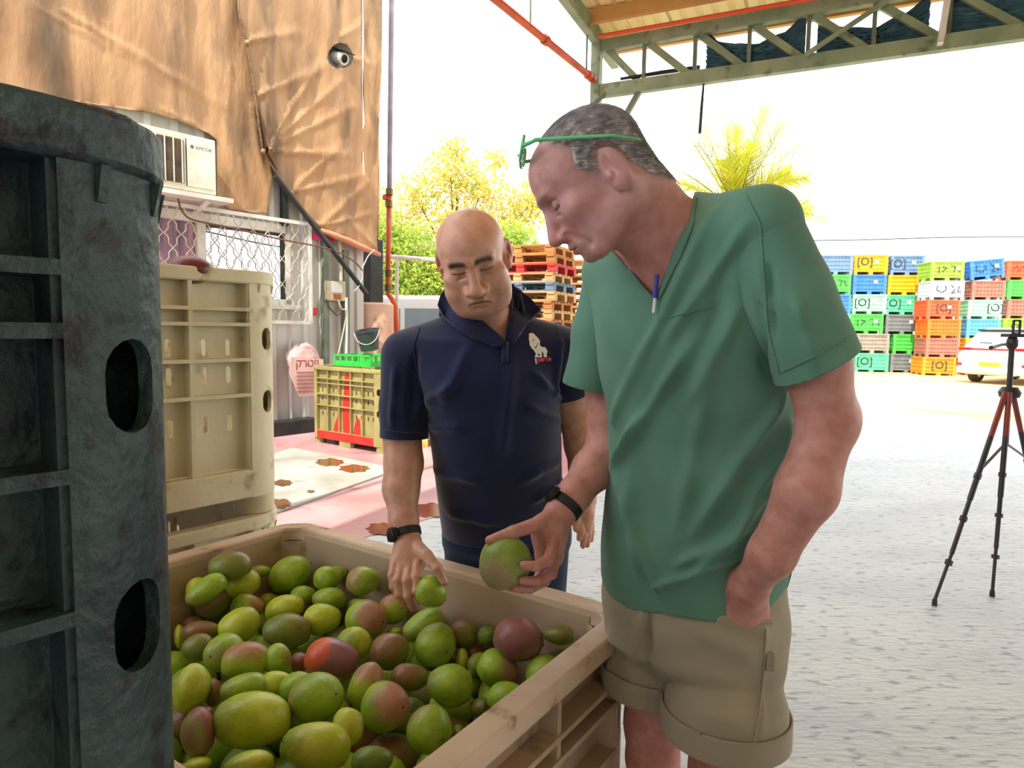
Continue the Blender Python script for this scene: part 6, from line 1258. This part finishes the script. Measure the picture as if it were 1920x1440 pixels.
# ---------------------------------------------------------------- man in the navy polo shirt
SK_B = np.array(srgb(214, 164, 142))
fB = unit((.12, -.99, 0)); lB = np.cross(Z, fB)          # his left = +X side
rollB = math.radians(13); pitB = math.radians(26)
by = unit((.04, -math.cos(pitB), -math.sin(pitB))); bx0 = unit(np.cross(by, Z)); bz0 = np.cross(bx0, by)
bxv = bx0*math.cos(rollB)+bz0*math.sin(rollB)*-1; bzv = np.cross(bxv, by); 
# lateral axis: viewer-right side of the face is higher
bxv = unit(np.array([math.cos(rollB), by[1]*0, math.sin(rollB)])); bxv = unit(bxv-by*np.dot(bxv, by)); bzv = np.cross(bxv, by)
if bzv[2] < 0: bzv = -bzv
bR = np.stack([bxv, by, bzv], 1)
bcn = at(889, 487, 1.70)
B = Body(); bloc = head(B, bcn, bR, 1.05, wide=1.06, jowl=1.12, nose=1.05, ears=.9, mth=9, nw=1.25, wr=0)
def bl(x, y, z): return bcn+bR@(V(x, y, z)*.00105)
SJb, SJa = at(762, 668, 1.80), at(1048, 658, 1.82); NBb = at(905, 625, 1.80)      # right, left shoulders
B.cap(bl(0, -15, -40), NBb, .066, .075, .03); B.cap(bl(0, 20, -75), at(920, 620, 1.775), .045, .05, .03)
stB = [(640, 910, 1.80, .175, .10), (700, 915, 1.80, .185, .125), (800, 928, 1.84, .180, .145), (900, 935, 1.90, .178, .16), (980, 940, 1.95, .176, .16), (1060, 948, 1.99, .175, .145)]
B.loft(stations(stB[:4], -.012, -.012)+stations(stB[4:5], -.045, -.045), lB, .03); B.cap(NBb, SJb, .06, .058, .04); B.cap(NBb, SJa, .06, .058, .04)
aR = ppts([(762, 668, 1.80), (752, 780, 1.80), (757, 870, 1.775)]); B.chain(aR, [.06, .055, .051], .02)
fR = ppts([(757, 870, 1.775), (752, 915, 1.75), (757, 975, 1.71), (764, 1010, 1.685)]); B.chain(fR, [.049, .047, .036, .031], .02)
aL = ppts([(1048, 658, 1.82), (1076, 760, 1.88), (1090, 835, 1.90)]); B.chain(aL, [.06, .053, .047], .02)
fL = ppts([(1090, 835, 1.90), (1096, 880, 1.89), (1098, 935, 1.86)]); B.chain(fL, [.046, .043, .032], .02)
# right hand reaching into the pile
B.chain(ppts([(764, 1010, 1.685), (766, 1035, 1.665), (765, 1058, 1.645)]), [.031, .038, .034], .015, flat=unit(V(-.1, -.8, .6)), ratio=.72)
for x0, x1 in ((752, 742), (775, 786)): B.cap(at(764, 1020, 1.675), at(x1, 1058, 1.645), .024, .016, .014)
hb = [(ppts([(784, 1050, 1.642), (781, 1082, 1.605), (781, 1108, 1.590), (788, 1128, 1.592)]), [.0145, .0125, .0110, .0085]),
      (ppts([(769, 1056, 1.640), (763, 1090, 1.600), (765, 1118, 1.588), (773, 1140, 1.595)]), [.0145, .0125, .0110, .0085]),
      (ppts([(753, 1056, 1.642), (746, 1088, 1.604), (748, 1114, 1.594), (757, 1133, 1.600)]), [.0135, .0118, .0105, .008]),
      (ppts([(741, 1050, 1.648), (735, 1078, 1.615), (737, 1100, 1.606), (745, 1116, 1.61)]), [.0125, .0105, .0092, .0072]),
      (ppts([(778, 1022, 1.665), (800, 1042, 1.625), (820, 1066, 1.595), (833, 1092, 1.585)]), [.019, .0155, .0130, .0095])]
for p, r in hb: B.chain(p, r, .0045)
# left hand hanging
B.chain(ppts([(1098, 935, 1.86), (1098, 960, 1.85), (1098, 982, 1.845)]), [.030, .034, .03], .015, flat=V(1, 0, 0), ratio=.7)
for k, (x0, x1, Yk, l) in enumerate(((1088, 1086, 1.825, 1010), (1094, 1093, 1.835, 1024), (1101, 1101, 1.85, 1022), (1107, 1108, 1.862, 1012))): B.chain(ppts([(x0, 980, Yk), (x0+1, 980+(l-980)*.5, Yk-.008), (x1, l, Yk-.004)]), [.012, .0105, .008], .004)
B.chain(ppts([(1088, 950, 1.84), (1080, 972, 1.82), (1080, 992, 1.815)]), [.015, .0125, .009], .006)
hipB = at(950, 1060, 2.0); hipB[2] = .88; lgb = []
for sg in (1, -1):
    h0 = hipB+lB*sg*.095-Z*.05; kn = h0+fB*.02; kn[2] = .48; an = kn-fB*.02; an[2] = .09; lgb.append((h0, kn, an)); B.chain([h0, kn, an], [.085, .058, .04], .02); B.cap(an, an+fB*.15-Z*.05, .036, .028, .02)
parts_ = []; hc = bl(0, 15, 0)
v, t = B.mesh(hc-.18, hc+.18, .0024, 1); v, t = clip(v, t, lambda p: .160-np.linalg.norm(p-hc, axis=1)); parts_.append((v, t))
hm = at(780, 1080, 1.62); v, t = B.mesh(hm-.13, hm+.13, .0022, 1); v, t = clip(v, t, lambda p: .115-np.linalg.norm(p-hm, axis=1)); parts_.append((v, t))
hm2 = at(1097, 985, 1.845); v, t = B.mesh(hm2-.1, hm2+.1, .0026, 1); v, t = clip(v, t, lambda p: .085-np.linalg.norm(p-hm2, axis=1)); parts_.append((v, t))
v, t = B.mesh((-.45, 1.5, 0.0), (.35, 2.3, 1.72), .006, 1); v, t = clip(v, t, lambda p: np.minimum.reduce([np.linalg.norm(p-hc, axis=1)-.158, np.linalg.norm(p-hm, axis=1)-.113, np.linalg.norm(p-hm2, axis=1)-.083])); parts_.append((v, t))
bv_, bt_ = joinp(parts_)
q = (bv_-bcn)@bR/.00105; ax_ = np.abs(q[:, 0])/1.04; inh = (np.linalg.norm(bv_-hc, axis=1) < .162)*1.
col = np.tile(SK_B, (len(bv_), 1))
lip = inh*np.exp(-(((q[:, 1]-112)/9)**2+((q[:, 2]+62)/7)**2+(ax_/20)**2)); lip = np.clip(lip*1.4, 0, 1)
col = mixc(col, srgb(160, 122, 108), .40*inh*ramp(q[:, 1], 30, 75)*ramp(-q[:, 2], 38, 55)*(1-lip)); col = mixc(col, srgb(160, 96, 86), lip*.7); slit = inh*np.exp(-(((q[:, 2]-(-61.5-9*(ax_/27)**2))/2.0)**2))*ramp(-ax_, -29, -26)*ramp(q[:, 1], 90, 98); col = mixc(col, srgb(70, 36, 34), .8*slit)
col = mixc(col, srgb(196, 132, 112), .5*inh*np.exp(-(((q[:, 1]-126)/16)**2+((q[:, 2]+28)/16)**2+(ax_/16)**2)))
brow = inh*np.exp(-(((q[:, 2]-(35-.008*(ax_-24)**2))/7)**2))*ramp(ax_, 8, 14)*ramp(-ax_, -52, -44)*ramp(q[:, 1], 78, 90); col = mixc(col, srgb(44, 34, 30), .92*np.clip(brow*1.3, 0, 1))
lash = inh*np.exp(-(((q[:, 2]-(7+.010*(ax_-30)**2))/2.2)**2))*ramp(ax_, 13, 17)*ramp(-ax_, -47, -43)*ramp(q[:, 1], 88, 94); col = mixc(col, srgb(40, 28, 26), .9*lash)
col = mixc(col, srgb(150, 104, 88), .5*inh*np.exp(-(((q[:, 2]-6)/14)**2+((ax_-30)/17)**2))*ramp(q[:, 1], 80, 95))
side = inh*ramp(-q[:, 1], -10, 10)*ramp(q[:, 2], -50, -20)*ramp(-q[:, 2], -75, -45); col = mixc(col, srgb(140, 110, 98), .5*side)     # shaved sides
col = mixc(col, srgb(200, 90, 76), .5*inh*ramp(ax_, 74, 80)*(np.abs(q[:, 1]) < 30))  # ears tinted red to imitate backlight glowing through them
M_skB = skinmat('skin_olive', (.84, .74, .70), .42); base = np.array([hipB[0], hipB[1], 0]); baseB = base
PB = person('bald man in navy polo shirt leaning over the bin with a hand in the mangoes', bv_, bt_, M_skB, col, base)
# polo shirt
M_po = clothmat('pique_navy', srgb(25, 33, 76), srgb(18, 25, 60), rough=.8, bump=.3, sheen=.3)
S = Body(); S.loft(stations(stB, .004, .006), lB, .03); S.cap(NBb+Z*.003, SJb+Z*.003, .072, .068, .05); S.cap(NBb+Z*.003, SJa+Z*.003, .072, .068, .05)
S.cap(at(900, 560, 1.80), NBb, .085, .085, .02)
v, t = S.mesh((-.45, 1.5, .78), (.38, 2.3, 1.70), .007, 2)
eR = at(757, 860, 1.785); eL = at(1088, 770, 1.885); axR = unit(eR-SJb); pRr = at(755, 820, 1.79); axL = unit(eL-SJa); pLl = at(1075, 728, 1.87)
SLV = [sleeve(SJb, (SJb+eR)/2, eR, .068, .066, .066, pRr, axR), sleeve(SJa, (SJa+eL)/2, eL, .068, .066, .066, pLl, axL)]
v, t = clip(v, t, lambda p: p[:, 2]-.845)
# open neck: V between the collar wings, and the hole for the neck
VBb = at(947, 640, 1.65); A1 = at(858, 570, 1.68); A2 = at(962, 545, 1.68); vdb = unit(ray(947, 640)); m1 = unit(np.cross(A1-VBb, vdb)); m2 = unit(np.cross(A2-VBb, vdb))
if np.dot(A2-VBb, m1) < 0: m1 = -m1
if np.dot(A1-VBb, m2) < 0: m2 = -m2
NH = at(905, 575, 1.78)
def gnk(p):
    a = np.minimum((p-VBb)@m1, (p-VBb)@m2); front = 1.80-p[:, 1]; hole = .088-np.linalg.norm((p-NH)[:, :2]*V(1, 1), axis=1); hole = np.where(p[:, 2] > NH[2]+.005, hole, -1)
    return -np.maximum(np.minimum(a, front), hole)
bP0 = bvh_of(v, t); v, t = clip(v, t, gnk); v, t = joinp([(v, t)]+SLV)
bP = bvh_of(v, t); FP = []
for f_ in ((1050, 640, 1040, 740, .010, .010), (1030, 660, 1052, 760, .012, -.010), (1000, 700, 1050, 750, .012, .010), (985, 760, 1050, 790, .014, .008), (790, 760, 850, 720, .016, .009), (800, 800, 870, 800, .016, .008), (815, 880, 900, 900, .018, .008), (1050, 860, 980, 900, .018, .008), (880, 650, 830, 760, .02, .007), (960, 680, 940, 860, .02, .007), (1000, 940, 1050, 900, .014, .008), (840, 960, 930, 980, .016, .008), (780, 660, 770, 780, .014, -.008), (740, 690, 735, 800, .012, .006), (1070, 640, 1085, 710, .010, .007)): FP += fold_on(bP, *f_[:4], f_[4]*.8, f_[5]*1.6)
v = foldit(v, t, FP); shP = cloth(PB, 'polo_shirt', v, t, M_po, .003, baseB); bP = bvh_of(v, t)
def child(up, name, mb, mat, smooth=True, bs=None):
    o = part(None, name, mb, mat, smooth); o.parent = up; o.matrix_parent_inverse = Matrix.Translation(-Vector(bs)); return o
# collar: two wings lying on the shirt and a stand behind the neck
def wing(px, off):
    a = np.array(px, float); gx_, gy_ = np.meshgrid(np.arange(a[:, 0].min(), a[:, 0].max(), 5.), np.arange(a[:, 1].min(), a[:, 1].max(), 5.)); gg = np.stack([gx_.ravel(), gy_.ravel()], 1); kp = inpoly(gg, px)
    v2, tr_ = sheet(px, [], gg[kp]); P3 = [hit(bP0, x, y, off) for x, y in v2]; ok = [p for p in P3 if p is not None]; dm = np.mean([p[1] for p in ok]) if ok else 1.7
    P3 = np.array([at(x, y, min(p[1], dm+.10) if p is not None else dm+.05) for (x, y), p in zip(v2, P3)])
    for _ in range(6): P3 = relax(P3, tr_, .4)
    sc_ = np.linalg.norm(P3-CP, axis=1); d_ = np.stack([unit(ray(x, y)) for x, y in v2]); P3 = CP+d_*sc_[:, None]-d_*.004
    mb = MB(); mb.add(P3, [tuple(x) for x in tr_]); return mb
wl_ = wing([(826, 552), (834, 541), (848, 556), (872, 580), (905, 604), (946, 637), (938, 650), (905, 640), (862, 622), (828, 592), (820, 572)], .010)
wr_ = wing([(957, 530), (966, 538), (992, 556), (1016, 582), (992, 604), (962, 640), (949, 640), (955, 608), (961, 570)], .010)
for w_ in (wl_, wr_): o = child(shP, 'collar', w_, M_po, True, baseB); md = o.modifiers.new('t', 'SOLIDIFY'); md.thickness = .006
mb = MB(); cn_ = []
for a_ in np.linspace(-.35, math.pi+.35, 26): cn_.append((a_, NH+V(.096*math.cos(a_), .088*math.sin(a_)+.01, .012+.03*math.sin(a_))))
rows = np.array([p for a_, q_ in cn_ for p in (q_-Z*.012, q_+Z*.028, q_+Z*.030+V(math.cos(a_), math.sin(a_), 0)*.008, q_-Z*.03+V(math.cos(a_), math.sin(a_), 0)*.022)])
mb.add(rows, [(4*i+j, 4*i+j+1, 4*i+j+5, 4*i+j+4) for i in range(25) for j in range(3)]); o = child(shP, 'collar_stand', mb, M_po, True, baseB); md = o.modifiers.new('t', 'SOLIDIFY'); md.thickness = .004
mb = MB(); pk = [hit(bP, 947, y, .002) for y in (642, 655, 668, 680)]; pk = [p for p in pk if p is not None]
if len(pk) > 2: mb.tube(np.array(pk), .010, 6); v0, f0 = mb.arrays(); child(shP, 'placket', mb, M_po, True, baseB)
for nm, pts, r in (('sleeve_seam', [(1040, 600), (1060, 660), (1056, 720)], .0018), ('sleeve_hem', [(1056, 722), (1080, 714), (1092, 704)], .002), ('sleeve_hem', [(722, 806), (755, 812), (792, 812)], .002), ('shoulder_seam', [(795, 590), (775, 650), (790, 740)], .0018)):
    mb = band_on(bP, pts, r, 30, .001)
    if mb.n > 20: child(shP, nm, mb, M_po, True, baseB)
# chest emblem: standing lion with red lettering under it
def emblem(polys, m, nm, off):
    mb = MB()
    for po, hl in polys:
        px = [(960+x/13.09, 590+y/13.09) for x, y in po]; hp_ = [[(960+x/13.09, 590+y/13.09) for x, y in h] for h in hl]
        a = np.array(px); gx_, gy_ = np.meshgrid(np.arange(a[:, 0].min(), a[:, 0].max(), 1.6), np.arange(a[:, 1].min(), a[:, 1].max(), 1.6)); gg = np.stack([gx_.ravel(), gy_.ravel()], 1); kp = inpoly(gg, px)
        for h in hp_: kp &= ~inpoly(gg, h)
        v2, tr_ = sheet(px, hp_, gg[kp]); P3 = [hit(bP, x, y, off) for x, y in v2]
        if any(p is None for p in P3): continue
        mb.add(P3, [tuple(x) for x in tr_])
    if mb.n: child(shP, nm, mb, m, False, baseB)
lion = [(410, 480), (440, 455), (520, 450), (545, 480), (600, 530), (650, 590), (690, 650), (680, 720), (700, 770), (760, 800), (800, 790), (850, 850), (875, 910), (850, 960), (865, 1040), (780, 1045), (770, 950), (740, 890), (730, 980), (740, 1045), (560, 1050), (560, 1020), (590, 970), (540, 880), (480, 820), (430, 740), (430, 660), (410, 590), (420, 520)]
emblem([(lion, [[(500, 650), (540, 580), (545, 600), (515, 665)], [(540, 800), (590, 830), (650, 690), (640, 685), (585, 790)], [(620, 940), (690, 985), (655, 1030), (640, 985)]])], pm('emblem_white', srgb(236, 236, 230)), 'emblem', .003)
emblem([([(560, 1075), (600, 1075), (610, 1205), (585, 1215)], [])], MATS['emblem_white'], 'emblem', .003)
emblem([(p_, []) for p_ in ([(620, 1075), (660, 1070), (655, 1200), (640, 1200)], [(672, 1072), (735, 1066), (735, 1150), (672, 1156)], [(745, 1066), (795, 1062), (800, 1145), (745, 1150)], [(815, 1062), (850, 1058), (880, 1140), (850, 1142)], [(885, 1056), (955, 1048), (960, 1130), (895, 1136)])], pm('emblem_red', srgb(226, 60, 100)), 'emblem_lettering', .003)
# jeans
M_je = clothmat('denim', srgb(34, 54, 84), srgb(24, 40, 66), rough=.9, bump=.4)
K = Body(); K.loft([(1.0, hipB[0], hipB[1]-.01, .168, .14), (.92, hipB[0], hipB[1], .182, .152), (.80, hipB[0], hipB[1], .186, .152)], lB, .03)
for h0, kn, an in lgb: K.chain([h0, kn, an], [.100, .080, .068], .03)
v, t = K.mesh((-.42, 1.6, .02), (.36, 2.4, 1.04), .009, 1); v, t = clip(v, t, lambda p: p[:, 2]-.06); v, t = clip(v, t, lambda p: 1.0-p[:, 2]); cloth(PB, 'jeans', v, t, M_je, .003, baseB)
for h0, kn, an in lgb:
    Q = Body(); a0 = an.copy(); a0[2] = .052; Q.cap(a0-fB*.05, a0+fB*.17-Z*.012, .046, .036, .02); v, t = Q.mesh(an-.26, an+.26, .008, 1); v, t = clip(v, t, lambda p: p[:, 2]-.004); cloth(PB, 'shoe', v, t, M_dark, .004, baseB)
watch('wristwatch', 'black digital watch on the wrist reaching into the bin', at(761, 1000, 1.693), fR[3]-fR[2], unit(V(-.85, -.5, .2)), .036, M_band, pm('watch_black', srgb(20, 20, 22), rough=.3))
mR = np.stack([unit(V(.8, .1, -.5)), V(0, 0, 0), V(0, 0, 0)], 1); mR[:, 1] = unit(V(.1, 1, .2)-mR[:, 0]*np.dot(mR[:, 0], V(.1, 1, .2))); mR[:, 2] = np.cross(mR[:, 0], mR[:, 1])
mango(at(809, 1111, 1.60), (.043, .036, .037), mR, 'g', 'green mango gripped by the hand of the man in navy', 'mangoes in hand', 3)
